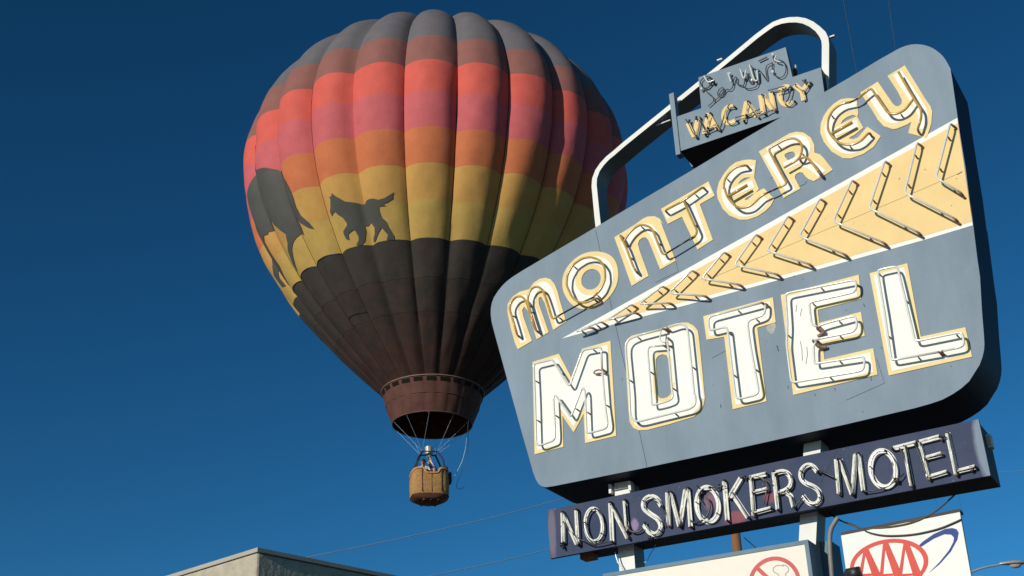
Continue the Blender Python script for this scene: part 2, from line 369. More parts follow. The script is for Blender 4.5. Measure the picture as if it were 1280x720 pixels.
# arrow band
ao = [puv(*p) for p in PX('@ 702.2,423.4')]+[puv(1196.6, 147.5), puv(1216.0, 281.7), puv(1157.5, 299.4), puv(1046, 330.5), puv(960, 353.8), puv(860, 381), puv(797.5, 397.6), puv(767.5, 405.5)]
arrow_b = slab('arrow_border', ao, .0005, .0022, M['white'], ms)
def lerp2(a, b, t): return (a[0]+(b[0]-a[0])*t, a[1]+(b[1]-a[1])*t)
ai = [(746, 405.5), (870, 337.5), (1040, 241.8), (1197.4, 154.0), (1215.5, 277.2), (1157, 294.5), (1046, 325.5), (960, 349), (860, 376.2), (790, 393.8)]
arrow_f = slab('arrow_field', [puv(*p) for p in ai], .0024, .0036, M['cream'], arrow_b)
slab('arrow_seam', band([puv(*p) for p in ((880, 352), (1011, 296.5), (1120, 251), (1203, 215.3))], .0011), .0038, .0045, M['cable_b'], arrow_b)
slab('arrow_seam', band([puv(*p) for p in ((1196.6, 218.5), (1203, 215))], .003), .0045, .0052, M['seam'], arrow_b)

# painted letters -----------------------------------------------------------
def letter(px, holes, ins, label, hole_ins=None, smooth=0, fill=None, fw=.034):
    o = [puv(*p) for p in PX(px)]; hs_ = [[puv(*p) for p in PX(h)] for h in holes]
    if smooth: o = chaikin(o, smooth, True, .25); hs_ = [chaikin(h, 2, True, .25) for h in hs_]
    a = slab('painted_letter', o, .0006, .0058, M['cream2'], ms, hs_, label=label)
    hi = [inset(h, -(hole_ins or ins)) for h in hs_]
    if fill:
        for k, f_ in enumerate(fill):
            pts = [puv(*p) for p in PX(f_)]
            cl = (pts[0]-pts[-1]).length < 1e-6
            if cl:
                pts = chaikin(pts[:-1], 2, True, .25); slab('letter_fill', inset(pts, -fw), .006, .0072+k*.0009, M['white'], a, [inset(pts, fw)])
            else:
                if len(pts) > 2: pts = chaikin(pts, 2, False, .25)
                slab('letter_fill', band(pts, fw), .006, .0072+k*.0009, M['white'], a)
    else: slab('letter_fill', inset(o, ins), .006, .0072, M['white'], a, hi)
    return a
letters = {}
letters['M2'] = letter('K 128,262 392,180 515,415 625,130 908,50 L 965,360 655,433 640,140 540,325 428,160 437,470 150,545', [], .0250, 'big white letter M with cream edge')
letters['O2'] = letter('M 170,290 172,240 195,195 240,160 520,90 740,28 800,28 860,60 900,110 912,180 935,400 965,720 N 805,230 812,300 800,370 770,430 700,490 450,565 240,620 150,625 95,600 60,540 50,440 35,200',
    ['M 480,400 500,365 545,345 590,355 608,400 635,720 N 480,230 465,270 430,298 385,308 350,295 336,250'], .0250, 'big white square letter O with cream edge')
letters['T2'] = letter('O 75,285 772,95 800,345 615,400 P 708,575 370,655 O 285,490 108,520', [], .0250, 'big white letter T with cream edge')
letters['E2'] = letter('Q 130,312 910,110 932,350 500,462 514,592 932,480 R 890,80 470,180 487,318 975,205 1018,468 175,672', [], .0250, 'big white letter E with cream edge')
letters['L2'] = letter('S 58,175 435,75 T 490,250 935,155 1003,450 170,638', [], .0250, 'big white letter L with cream edge')
CI = .0185
letter('@ 647.8,436.9 A 355,720 310,560 278,400 280,320 330,250 400,200 495,175 540,110 600,70 660,60 710,75 750,125 780,200 800,280 865,500 735,582 650,310 615,250 590,262 592,320 690,605 570,675 478,385 445,348 425,385 437,450 523,690', [], .0125, 'curved lower case letter m, cream with white fill', fill=['A 440,705 360,430 348,350 385,285 440,262 490,285 522,340 625,630', 'A 535,310 528,235 565,165 620,128 672,145 718,220 795,535'], fw=.029)
def q24(s): return [(610+a/4.237, 300+b/4.237) for a, b in s]
def qs(s): return '@ '+' '.join('%.2f,%.2f' % p for p in q24(s))
letter(qs([(393, 240), (400, 180), (430, 130), (480, 85), (540, 62), (600, 62), (650, 80), (680, 115), (693, 170), (690, 220), (670, 270), (635, 315), (590, 350), (530, 370), (480, 365), (440, 340), (405, 290)]),
    [qs([(495, 225), (500, 190), (520, 165), (550, 153), (580, 160), (598, 185), (600, 215), (585, 245), (560, 263), (530, 265), (505, 250)])], CI*.8, 'round letter o, cream with white fill', smooth=2, hole_ins=.021, fill=['@ 714.8,354.9 716.2,343.7 719.7,337.8 728.0,329.5 738.6,325.4 745.7,325.4 755.1,328.3 760.8,335.4 762.3,341.9 762.2,351.3 758.1,360.8 754.0,366.1 745.7,372.3 735.1,374.9 729.2,374.3 721.5,369.6 716.2,360.8 714.8,354.9'])
letter('B 228,140 n 148,655 350,530 430,470 480,448 550,445 600,470 640,530 B 690,-20 720,60 840,370 685,458 590,220 565,160 540,137 510,138 475,165 462,205 480,270 570,520 400,622', [], .0155, 'lower case letter n, cream with white fill', fill=['B 318,165 485,555', 'B 365,215 395,130 450,60 515,25 585,45 640,125 755,400'], fw=.031)
letter('n 612,372 1088,97 1150,240 1000,325 B 1212,160 1058,258 n 822,450 680,522', [], .0155, 'letter t, cream with white fill', fill=['n 660,440 1108,178', 'n 910,320 B 1120,190'])
letter('y 603,405 585,580 632,695 C 712,215 665,260 600,320 570,325 580,305 640,270 760,205 865,310 830,380 780,430 700,485 600,520 520,520 420,480 350,410 300,310 290,240 310,150 350,80 y 290,530 340,470 400,425 480,403 540,398', ['C 500,165 530,125 570,100 630,95 560,135'], .0155, 'first round letter e, cream with white fill', fill=['C 660,22 550,22 460,70 395,150 378,240 400,340 470,420 560,455 650,440 735,375 790,310', 'C 410,265 655,160'])
letter('y 630,318 940,135 1010,120 1080,130 1150,180 1185,250 1187,330 1240,345 D 560,545 650,660 D 590,700 y 1180,615 1130,595 1100,570 1070,530 1040,525 1000,545 990,580 1045,690 H 0,300 y 900,775 C 960,305 C 880,150', ['y 890,370 890,345 930,325 970,318 990,335 993,365 960,395 925,412'], .0155, 'letter R, cream with white fill', fill=['y 715,335 960,725', 'y 722,318 900,225 1010,185 1090,220 1112,300 1060,385 885,470', 'y 1060,440 1130,440 1200,485 1262,545'])
letter('z 490,350 505,500 495,530 555,640 D 870,310 820,335 815,350 860,355 905,335 D 995,230 1130,325 1060,430 960,500 830,548 750,545 640,480 560,380 525,290 530,200 560,120 z 200,460 260,400 330,355 400,345', ['D 730,205 745,170 790,135 850,112 890,125 800,165'], .0155, 'second round letter e, cream with white fill', fill=['D 885,28 780,32 690,80 632,160 610,250 640,350 710,430 800,468 890,450 970,395 1035,335', 'D 645,300 900,195'])
letter('z 525,290 700,180 850,400 880,425 910,425 938,400 940,360 900,280 797,122 970,18 1180,360 1230,430 1245,480 1235,600 1205,690 1195,720 F 620,420 445,375 475,262 430,290 330,330 z 850,655 760,625 700,560 640,460', [], .0155, 'letter y, cream with white fill', fill=['z 622,262 720,430 790,530 860,562 950,530 1050,430', 'z 895,92 1040,310 1140,460 1160,560 1130,655'])

# neon ----------------------------------------------------------------------
TH = .072; TR = .0084
def neon(px, parent, mk='tube_w', h=TH, r=TR, ends='ee', closed=False, black=None, sup_every=.33, lift=0):
    pts = [on(*p, h) for p in PX(px)]
    if closed: pts.append(pts[0])
    pts = round_path(pts)
    if closed: pts[-1] = pts[0]
    o = obj('neon_tube', *tube_geo(pts, r), M[mk], parent, smooth=True)
    # glass stand-offs
    acc = .12; gs = []
    for i in range(1, len(pts)):
        acc += (pts[i]-pts[i-1]).length
        if acc > sup_every:
            acc = random.uniform(-.05, .05); p = (pts[i]+pts[i-1])/2
            obj('tube_support', *tube_geo([p-NRM*.004, p-NRM*(h*.45), p-NRM*(h*.5), p-NRM*(h-.007)], .0035, 6, rads=[.0035, .0028, .006, .006]), M['tube_k'], parent, smooth=True)
    for e, p, q in ((ends[0], pts[0], pts[1]), (ends[1], pts[-1], pts[-2])):
        if e == 'e':
            d = (p-q).normalized()
            obj('electrode', *tube_geo([p, p+d*.006, p+d*.012-NRM*.014, p+d*.013-NRM*.035, p+d*.013-NRM*(h-.008)], .009, 8, rads=[.007, .008, .0085, .009, .0085]), M['electrode'], parent, smooth=True)
    return o
def wirev(px, parent, hs, r, mk='tube_k', name='wire'):
    P = PX(px); pts = [on(*p, hs[min(i, len(hs)-1)] if isinstance(hs, (list, tuple)) else hs) for i, p in enumerate(P)]
    return obj(name, *tube_geo(round_path(pts), r, 6), M[mk], parent, smooth=True)
Lm = [c for c in ms.children if c.name.startswith('painted_letter')]
mM, mO, mT, mE, mL, cm, co, cn, ct, ce, cR, ce2, cy = Lm
neon('K 820,320 812,108 625,142 500,492 480,490 325,238 300,240 135,280 K 150,600 L 162,430 190,458 345,403 352,330 K 333,605 355,592 400,655 L 500,160 515,155 K 575,640 622,512 650,545 L 665,322 690,332 862,285 876,230 K 850,690 825,350', mM)
wirev('K 822,350 790,335 745,350 735,375 800,385', mM, [.072, .06, .04, .03, .02], .006, 'electrode', 'electrode')
neon('M 545,90 310,152 215,190 180,235 176,300 205,600 215,720 N 60,450 75,500 110,530 150,535 350,485 650,412 700,380 716,340 712,280 M 860,730 835,470 795,85 760,48 700,38 600,72', mO)
neon('M 545,256 412,266 396,300 430,720 N 275,355 290,372 400,345 470,318 492,280 M 640,700 606,330 592,190', mO, r=.008)
wirev('M 595,200 570,222 540,220 518,200 530,95', mO, .07, .0055, 'tube_w', 'tube_loop')
neon('O 645,150 140,285 122,320 132,405 150,425 290,390 315,410 350,720 P 385,440 397,530 430,550 600,510 628,470 O 545,580 515,360 530,322 655,280 690,245 692,170', mT)
neon('Q 500,625 555,600 850,520 882,535 890,630 850,680 R 490,95 380,120', mE)
neon('Q 490,622 455,614 434,590 412,410 422,382 850,285 882,255 880,175 850,160 200,290 176,310 195,600 R 105,160 150,520 170,545 220,537 850,430 880,400 886,310 860,285 400,357 382,345 375,175 400,140', mE)
wirev('Q 500,625 530,650 560,680 540,700 500,720', mE, [.06, .05, .04, .03, .02], .012, 'electrode', 'electrode')
wirev('R 400,150 420,185 460,195 510,190', mE, [.06, .05, .03, .02], .012, 'electrode', 'electrode')
neon('T 655,402 210,482 190,460 125,0 S 165,330 138,160 150,138 318,102 345,150 480,720 T 425,275 455,290 870,205 905,220 922,320 890,352 712,388', mL)
# MONTEREY: amber tubes
yk = dict(mk='tube_y', sup_every=.3, r=.0092)
neon('A 370,620 330,480 295,370 302,320 340,262 390,240 435,255 468,310 505,440 548,565', cm, **yk)
neon('A 560,575 500,380 475,285 485,220 515,165 565,143 615,165 640,210 680,330 715,450 735,470 790,435', cm, ends='e-', **yk)
neon(qs([(570, 310), (525, 331), (480, 331), (445, 303), (416, 240), (420, 185), (450, 130), (500, 97), (545, 90), (590, 105), (618, 145), (622, 205), (598, 262), (560, 300)]), co, **yk)
neon('B 285,122 340,230 410,420 435,465', cn, **yk)
neon('B 325,175 n 252,670 300,600 370,540 430,525 500,550 530,590 B 610,70 700,290 720,305 750,290', cn, ends='e-', **yk)
neon('n 665,378 840,285 1015,160', ct, **yk)
neon('n 838,290 900,430 975,600 940,655', ct, ends='e-', **yk)
neon('y 490,455 400,470 330,530 285,600 275,690 C 362,190 385,270 430,340 480,385 535,405 620,385 690,320 725,285 790,250', ce, ends='e-', **yk)
neon('C 395,290 595,172', ce, ends='--', mk='tube_y', r=.013)
neon('y 880,478 1010,405 1050,350 1065,270 1040,215 985,180 900,192 723,290 790,420 905,625 C 975,165 900,200', cR, ends='--', **yk)
neon('y 1050,385 1100,365 1150,415 1200,480 1230,525', cR, **yk)
neon('z 430,380 330,400 250,460 205,540 195,620 D 605,270 640,325 690,378 760,408 860,405 930,370 1000,298', ce2, ends='-e', **yk)
neon('D 640,297 845,183', ce2, ends='--', mk='tube_y', r=.013)
neon('z 500,345 630,238 690,330 800,490 870,507 970,462 1055,350', cy, ends='--', **yk)
neon('z 905,80 990,230 1080,380 1130,450 1133,540 1100,640', cy, ends='-e', **yk)
for px, par in (('A 790,435 1050,290 1140,250', cm), ('B 750,290 1040,112', cn), ('B 1040,112 n 880,690 940,655', ct), ('C 790,250 900,200', ce), ('z 430,380 500,345', ce2)):
    wirev(px, par, TH, .0066, 'tube_k', 'blacked_out_tube')

# chevrons ------------------------------------------------------------------
chv = [((1187.8, 154), (1170, 222), (1199.5, 240)), ((1146.3, 178), (1130.6, 241), (1193, 273)), ((1106, 201), (1086.3, 260), (1147, 290)), ((1065, 225), (1041.3, 276.5), (1104, 303)),
       ((1025, 248), (999, 295), (1055, 317.5)), ((985, 270), (958.5, 313), (1011, 330)), ((945, 292.8), (917.8, 331), (970, 342.5)), ((905, 315), (877, 348), (923, 355.5)),
       ((865, 337.8), (836, 366.5), (880, 369.8)), ((828, 357.5), (798.5, 380), (836, 378.8)), ((789, 380.5), (758.8, 400), (793, 391)), ((751, 402), (719, 415), (738, 409.5))]
for i, (a, b, c) in enumerate(chv):
    def P_(p, h): return on(p[0], p[1], h)
    hh = .075
    up = [P_(a, hh), P_(b, hh)]; lo = [P_(b, hh), P_(c, hh)]
    d = (up[0]-up[1]).normalized(); d2 = (lo[1]-lo[0]).normalized()
    path = round_path([up[0]-NRM*.02, up[0]+NRM*.002-d*.01, up[1], lo[1]-d2*.012])
    o = obj('chevron_tube', *tube_geo(path, .0078), M['tube_w'], ms, smooth=True)
    obj('electrode', *tube_geo([up[0]-NRM*.01, up[0]+AX*.012-UP*.008-NRM*.035, up[0]+AX*.022-UP*.014-NRM*(hh-.006)], .01, 8, rads=[.007, .009, .009]), M['electrode'], o, smooth=True)
    obj('electrode', *tube_geo([lo[1]-d2*.012, lo[1]+d2*.006-NRM*.012, lo[1]+d2*.014-NRM*.035, lo[1]+d2*.016-NRM*(hh-.006)], .01, 8, rads=[.0075, .0095, .0095, .009]), M['electrode'], o, smooth=True)
    for s_ in (.22, .8):
        p = up[0].lerp(up[1], s_); obj('chevron_support', *tube_geo([p, p-NRM*(hh*.5), p-NRM*(hh*.5+.002), p-NRM*(hh-.005)], .004, 6, rads=[.004, .003, .007, .007]), M['electrode'], o, smooth=True)
    if i < 10:
        p = lo[0].lerp(lo[1], .72); obj('chevron_support', *tube_geo([p, p-NRM*(hh*.5), p-NRM*(hh*.5+.002), p-NRM*(hh-.005)], .004, 6, rads=[.004, .003, .007, .007]), M['electrode'], o, smooth=True)

# ------------------------------------------------------------------ long purple box sign
bx = [(684, 637.8), (687.8, 698.2), (1238, 594.2), (1223, 523.9)]
bpu = [puv(*p, BH) for p in bx]
bs = thing('box_sign', uvh(pc.x, min(p.y for p in bpu), -.2), 'long narrow purple blue sign reading NON SMOKERS MOTEL below the big grey sign', 'sign')
slab('face_panel', bpu, BH-.03, BH, M['box_blue'], bs)
inn = [Vector((bpu[0].x+.17, bpu[0].y-.012)), Vector((bpu[1].x+.155, bpu[1].y+.04)), bpu[2]+Vector((-.006, .012)), bpu[3]+Vector((-.006, -.012))]
bb = slab('box_body', inn, BH-.33, BH-.031, M['dark_steel'], bs)
c = uvh(inn[1].x+.06, inn[1].y-.012, BH-.20)
v, f = box_geo(c, AX*.05, NRM*.05, UP*.03); o = obj('junction_box', v, f, M['rust'], bs); bevel(o, .004)
c = on(1234.5, 553, BH-.2); v, f = box_geo(c+AX*.012, AX*.018, NRM*.03, UP*.045); o = obj('end_bracket', v, f, M['panel_white'], bs)
v, f = box_geo(c+AX*.012+NRM*.034, AX*.013, NRM*.003, UP*.028); obj('bracket_label', v, f, M['cream'], o)
slab('panel_line', band([puv(*p, BH) for p in ((1047, 559.8), (1045, 566), (1026, 603))], .0015), BH+.0004, BH+.0014, M['seam'], bs)
def stroke_letter(label, strokes, wpx, tubes=(), hb=BH, parent=None, mk='white', tmk='tube_w', raise_=.006):
    parent = parent or bs; first = None
    for k, s in enumerate(strokes):
        cl = s[0] == s[-1]
        pts = [puv(*p, hb) for p in s]
        if len(pts) > 3:
            pts = chaikin(pts[:-1], 2, True, .25) if cl else chaikin(pts, 2, False, .25)
        w_ = wpx*.0058/2; h1 = hb+raise_+k*.0013
        if cl:
            o_ = inset(pts, -w_); i_ = inset(pts, w_)
            part = ('o', o_, [i_], h1)
        else: part = ('s', band(pts, w_), [], h1)
        if first is None:
            first = slab('letter', part[1], hb+.0005, h1, M[mk], parent, part[2], label=label)
        else: slab('letter_stroke', part[1], hb+.0005, h1, M[mk], first, part[2])
    return first
def glass(first, paths, hb=BH, r=.0062, mk='tube_w', h=.045, dx=(0, 0)):
    for k, s in enumerate(paths):
        pts = [on(p[0]+dx[0], p[1]+dx[1], hb+h) for p in s]
        if len(pts) > 3: pts = chaikin(pts, 2, False, .25)
        g1 = tube_geo(pts, r, 7)
        obj('neon_tube', *g1, M[mk], first, smooth=True)
        d0 = (pts[0]-pts[1]).normalized(); d1 = (pts[-1]-pts[-2]).normalized()
        for p, d in ((pts[0], d0), (pts[-1], d1)):
            obj('electrode', *tube_geo([p-d*.004, p+d*.005-NRM*.008, p+d*.007-NRM*(h-.008)], .008, 7), M['tube_k'] if (k+len(paths)) % 2 else M['electrode'], first, smooth=True)
        for t in ((.3, .72) if len(pts) > 2 else (.5,)):
            p = pts[int(t*(len(pts)-1))]; obj('tube_clip', *tube_geo([p+NRM*.009, p-NRM*(h-.006)], .0045, 6), M['tube_k'], first, smooth=True)
def ell(cx, cy, rx, ry, tilt, n=14, a0=0, a1=360, closed=True):
    out = []
    m = n if closed else n+1
    for k in range(m):
        a = R(a0+(a1-a0)*k/n); x = rx*math.cos(a); y = ry*math.sin(a); t = R(tilt)
        out.append((cx+x*math.cos(t)-y*math.sin(t), cy+x*math.sin(t)+y*math.cos(t)))
    if closed: out.append(out[0])
    return out
NSM = [
 ('first letter N of NON', [[(703.5, 641), (704.5, 678)], [(705, 643), (721.5, 680)], [(721, 638), (723, 681)]], 6.2),
 ('letter O of NON', [ell(742.8, 656.5, 11, 21, -4)], 5.6),
 ('second letter N of NON', [[(763.3, 629), (765.6, 677)], [(764.5, 632), (785, 672.5)], [(781.4, 626), (784.5, 664)]], 6.2),
 ('first letter S of SMOKERS', [[(827, 633), (822, 623), (813, 620), (804.8, 625), (804, 635), (812, 642), (822, 648), (826.8, 656), (825, 664.5), (818.5, 669), (811, 665), (805.5, 656)]], 6.5),
 ('letter M of SMOKERS', [[(834.5, 615.5), (836.3, 657)], [(839, 616), (849.8, 658)], [(850.3, 657), (857.3, 612.5)], [(860.5, 611), (864, 658.5)]], 6.2),
 ('letter O of SMOKERS', [ell(885, 631, 14, 22, -6)], 6.8),
 ('letter K of SMOKERS', [[(905.8, 601.5), (909.8, 650.5)], [(926.5, 597.5), (912, 622)], [(915.5, 617), (935.5, 647)]], 6.4),
 ('letter E of SMOKERS', [[(939, 597), (942.8, 644.5)], [(937, 597.8), (957.8, 592.6)], [(942, 616), (959, 612)], [(943, 641.5), (964, 636)]], 6.2),
 ('letter R of SMOKERS', [[(967.8, 590.5), (973, 637)], [(968, 592.3), (978, 589), (986, 592), (990, 600.5), (988, 609), (981, 614), (974, 616)], [(982.5, 615), (989, 620.5), (992.8, 634)]], 6.4),
 ('last letter S of SMOKERS', [[(1022, 590), (1016, 582), (1008, 581.3), (1001.3, 588), (1001, 598), (1007, 604.5), (1018, 608.5), (1025, 615), (1026, 624), (1019.5, 631.3), (1010.5, 629), (1004, 620)]], 6.2),
 ('letter M of the small MOTEL', [[(1045.8, 574), (1049.5, 617)], [(1050.5, 575), (1065.8, 618)], [(1066.2, 617.5), (1070, 568)], [(1073.8, 567.5), (1080, 613.8)]], 6.4),
 ('letter O of the small MOTEL', [ell(1104.4, 586.5, 16, 23.5, -10)], 6.6),
 ('letter T of the small MOTEL', [[(1131, 558), (1140, 607)], [(1117, 560.8), (1145.2, 553.8)]], 6.0),
 ('letter E of the small MOTEL', [[(1149.3, 553.3), (1161.8, 598.5)], [(1149.5, 553), (1174.5, 546.3)], [(1157.5, 573), (1176.8, 567.6)], [(1161, 597), (1184, 590.5)]], 6.0),
 ('letter L of the small MOTEL', [[(1184.8, 541.5), (1196, 592.8)], [(1197, 589.8), (1219, 584)]], 6.2)]
for li, (lab, st, wd) in enumerate(NSM):
    fl = stroke_letter(lab, st, wd-.5, mk='white_dirty')
    tp = []
    for s in st:
        if s[0] == s[-1]: tp.append(ell(sum(p[0] for p in s[:-1])/(len(s)-1), sum(p[1] for p in s[:-1])/(len(s)-1), (max(p[0] for p in s)-min(p[0] for p in s))/2, (max(p[1] for p in s)-min(p[1] for p in s))/2, -5, 14, -60, 285, False))
        else: tp.append(s)
    glass(fl, tp, dx=(-1.0, -.7), r=.0056, mk='tube_g')
    for s in tp:
        if random.random() < .6:
            sh_ = random.uniform(.8, 2.0); pts = chaikin([on(p[0]+sh_+random.uniform(-.35, .35), p[1]+random.uniform(-.2, .9), BH+.028) for p in s], 1)
            obj('blacked_out_tube' if random.random() < .45 else 'return_tube', *tube_geo(pts, .0042, 6), M[random.choice(('tube_k', 'tube_g', 'tube_k'))], fl, smooth=True)
# stray blacked-out jumpers
for s in ([(704, 652), (712, 664), (722, 672), (729, 676), (739, 681), (748, 680), (760, 677), (766, 676)], [(781, 630), (783, 650), (786, 662), (792, 666), (800, 664), (804, 660)], [(728, 646), (730, 660), (735, 673), (742, 680)],
          [(819, 626), (828, 632), (831, 645), (830, 658)], [(880, 621), (886, 624), (888, 636), (882, 648), (870, 655), (862, 650)], [(887, 608), (895, 611), (902, 607), (908, 608)], [(951, 598), (960, 604), (957, 620), (954, 631)],
          [(1080, 615), (1092, 613), (1104, 611), (1113, 606), (1124, 597), (1130, 592)], [(1124, 560), (1128, 566), (1134, 580), (1140, 605)], [(1142, 553), (1146, 560), (1152, 575), (1157, 592)], [(1175, 546), (1182, 546), (1187, 550)],
          [(1023, 588), (1033, 592), (1043, 597)], [(871, 607), (876, 612), (873, 622), (877, 628)], [(935, 598), (944, 595), (956, 599), (966, 606)], [(992, 636), (999, 626), (1004, 622)]):
    pts = chaikin([on(*p, BH+.035+random.uniform(-.008, .008)) for p in s], 2)
    obj('jumper_wire', *tube_geo(pts, random.choice((.0042, .005, .0062)), 6), M['tube_k'], bs, smooth=True)
for p, m_, r_ in (((702, 681), 'tube_k', .016), ((704, 684), 'cable', .011), ((812, 672), 'tube_k', .014), ((874, 617), 'tube_k', .018), ((878, 613), 'tube_k', .014), ((899, 608), 'tube_k', .012), ((1117, 598), 'electrode', .018), ((1122, 601), 'tube_k', .016), ((1214, 586), 'electrode', .016),
                   ((931, 597), 'tube_k', .011), ((806, 655), 'tube_k', .012), ((1176, 548), 'electrode', .011), ((1140, 607), 'tube_k', .012)):
    c = on(*p, BH+.03); t_ = AX*random.uniform(-.4, .4)-UP; pts = [c-t_*.014, c+t_*.014]
    obj('electrode_boot', *tube_geo(pts, r_*.7, 8), M[m_], bs, smooth=True)

# ------------------------------------------------------------------ vacancy sign
VH = -.1
vt = thing('vacancy_sign', on(940, 160, -.3), 'small grey blue box sign reading Sorry No VACANCY inside the white arch', 'sign')
vp = [puv(*p, VH) for p in ((841.5, 147.3), (849.3, 189.2), (1032, 127.5), (1026, 84.2))]
slab('box', vp, -.46, VH-.004, M['dark_steel'], vt)
slab('box_face', [p for p in vp], VH-.0035, VH, M['sign_grey'], vt)
ep = [puv(*p, VH+.02) for p in ((838.5, 139), (844.6, 193.8), (848.2, 192.6), (842, 137))]
slab('end_plate', [puv(*p, VH+.01) for p in ((836.3, 118), (845, 194), (850.5, 192.3), (842, 115.5))], -.16, VH+.012, M['sign_grey'], vt)
slab('end_plate', [puv(*p, -.42) for p in ((860, 200), (864.5, 208.5), (868, 207), (866, 198))], -.45, -.42, M['sign_grey'], vt)
up_ = [puv(*p, VH) for p in ((873, 96.8), (877, 137.5), (991, 98.5), (982, 59))]
slab('upper_panel', up_, VH-.07, VH+.0005, M['sign_grey'], vt)
v, f = tube_geo([on(993.5, 96, -.2), on(993.5, 88.5, -.2), on(993.5, 87, -.2)], .022, 10, rads=[.02, .02, .014]); o = obj('transformer_bushing', v, f, M['cable'], vt, smooth=True)
v, f = tube_geo([on(993.5, 87, -.2), on(993.6, 84.5, -.2), on(993.6, 81.5, -.2)], .018, 10, rads=[.013, .018, .010]); obj('porcelain_cap', v, f, M['knob'], o, smooth=True)
VAC = [('letter V of VACANCY', [[(860.3, 154), (868.3, 171)], [(868.5, 170), (873, 147.5)]], 5.2), ('first letter A of VACANCY', [[(880.5, 168), (886, 141.5)], [(886.3, 143), (897.5, 162)], [(884, 160), (893, 156)]], 5),
  ('first letter C of VACANCY', [[(916, 133.5), (909.5, 133.8), (904.5, 141), (905.5, 151), (911, 155.2), (919, 151.5)]], 5), ('second letter A of VACANCY', [[(928.8, 151), (933.5, 127)], [(933.6, 128), (946.5, 146)], [(932, 144), (941, 140)]], 5),
  ('letter N of VACANCY', [[(951, 119), (954.3, 141.5)], [(954, 120), (967, 138)], [(964, 115.5), (968, 137)]], 5), ('second letter C of VACANCY', [[(986.5, 109), (980, 108.5), (975, 113), (974.5, 122), (979, 130), (985.5, 131.5), (991, 127)]], 5),
  ('letter Y of VACANCY', [[(993.5, 106.5), (1003, 114.5)], [(1011, 103.5), (1003, 115)], [(1003, 114), (1005.3, 126)]], 5)]
for lab, st, wd in VAC:
    fl = stroke_letter(lab, st, wd+1.9, hb=VH, parent=vt, mk='cream')
    glass(fl, st, hb=VH, r=.0045, mk='tube_pale', h=.035, dx=(1.2, -.4))
for s in ([(857, 149), (862, 156), (866, 166), (871, 171)], [(869, 146), (876, 152), (882, 164), (885, 165)], [(879, 165), (890, 161), (898, 158), (900, 161), (904, 149), (907, 138), (912, 130)], [(919, 147), (927, 145), (936, 143), (946, 138), (950, 136)],
          [(950, 144), (957, 142), (961, 139), (966, 137)], [(960, 113), (972, 110), (981, 107), (983, 112)], [(971, 116), (984, 112), (990, 106), (986, 123), (982, 128)], [(934, 128), (940, 136), (946, 146)], [(1003, 100), (1007, 104), (1011, 104)]):
    pts = chaikin([on(*p, VH+.035) for p in s], 2); obj('jumper_wire', *tube_geo(pts, .0048, 6), M['tube_k'], vt, smooth=True)
for p in ((861, 152), (870, 148), (1006, 102), (1009, 106), (896, 160), (882, 145)):
    c = on(*p, VH+.03); obj('electrode_boot', *tube_geo([c-UP*.012, c+UP*.014+AX*.008], .009, 8), M['tube_k'], vt, smooth=True)
SOR = [('U 470,375 430,365 395,375 360,415 375,460 440,530 480,560 500,590 490,620 440,662', 's'), ('U 440,662 500,610 560,560 600,510 600,480 570,475 540,510 535,550 560,565 590,545', 's'),
       ('U 590,545 620,490 660,500 690,470 700,370 730,372 725,430 740,442', 's'), ('U 740,442 780,460 805,445 812,330 850,350 855,430 890,425', 's'), ('U 855,250 890,370 905,405 940,410 930,300', 'g'), ('U 930,300 945,465 835,492 790,460', 's'),
       ('U 760,290 800,410 820,300', 'g'), ('U 640,330 670,420', 'g'), ('U 860,250 900,290 960,300 1040,430 1010,260 1085,225', 's'), ('U 945,210 1030,170', 'k'),
       ('U 1085,225 1080,280 1100,345 1155,382 1205,355 1225,290 1205,225 1170,200 1130,205', 's'), ('U 1120,160 1100,200 1160,220', 'g'), ('U 400,360 440,430 500,400', 'g'), ('U 400,480 440,480 500,400 450,370', 'k')]
for s, kd in SOR:
    pts = chaikin([on(*p, VH+(.022 if kd != 'g' else .04)) for p in PX(s)], 2)
    obj('script_tube', *tube_geo(pts, {'s': .0042, 'g': .0062, 'k': .0065}[kd], 6), M['tube_w' if kd == 'g' else 'tube_k'], vt, smooth=True)
for p in ((378, 492), (500, 430), (660, 340), (1090, 150), (1090, 322), (1100, 185), (880, 405)):
    c = on(830+p[0]/8, 50+p[1]/8, VH+.03); obj('electrode_boot', *tube_geo([c-UP*.008-NRM*.02, c+UP*.01+NRM*.01], .0085, 8), M['knob' if p[0] not in (1100, 500) else 'tube_k'], vt, smooth=True)

# ------------------------------------------------------------------ no smoking panel (its top corner is in view)
NH = 0.0
n_tl = puv(753.8, 717.5, NH); n_tr = puv(1010, 674.4, NH)
nt_ = thing('no_smoking_sign', uvh((n_tl.x+n_tr.x)/2, n_tl.y-1.1, -.12), 'cream lightbox in a blue grey frame with a red no smoking symbol', 'sign')
def corner_down(p, top, dz): return Vector((p.x+.0, p.y-dz))
out4 = [n_tl, Vector((n_tl.x, n_tl.y-1.1)), Vector((n_tr.x, n_tr.y-1.1)), n_tr]
slab('box', out4, -.24, -.006, M['frame_blue'], nt_)
fw = .027
in4 = inset(out4, fw)
slab('frame', out4, -.0055, .004, M['frame_blue'], nt_, [in4])
slab('light_face', inset(out4, fw-.004), -.0052, -.002, M['panel_cream'], nt_)
cc = (967.8, 730.0)
def ringpx(cx, cy, rx, ry, tilt, n=40): return [puv(*p, NH) for p in ell(cx, cy, rx, ry, tilt, n)[:-1]]
cuv = puv(*cc, NH); rr_ = (puv(967.8, 695.5, NH)-cuv).length
circ = lambda r, n=48: [Vector((cuv.x+r*math.cos(2*math.pi*k/n), cuv.y+r*math.sin(2*math.pi*k/n))) for k in range(n)]
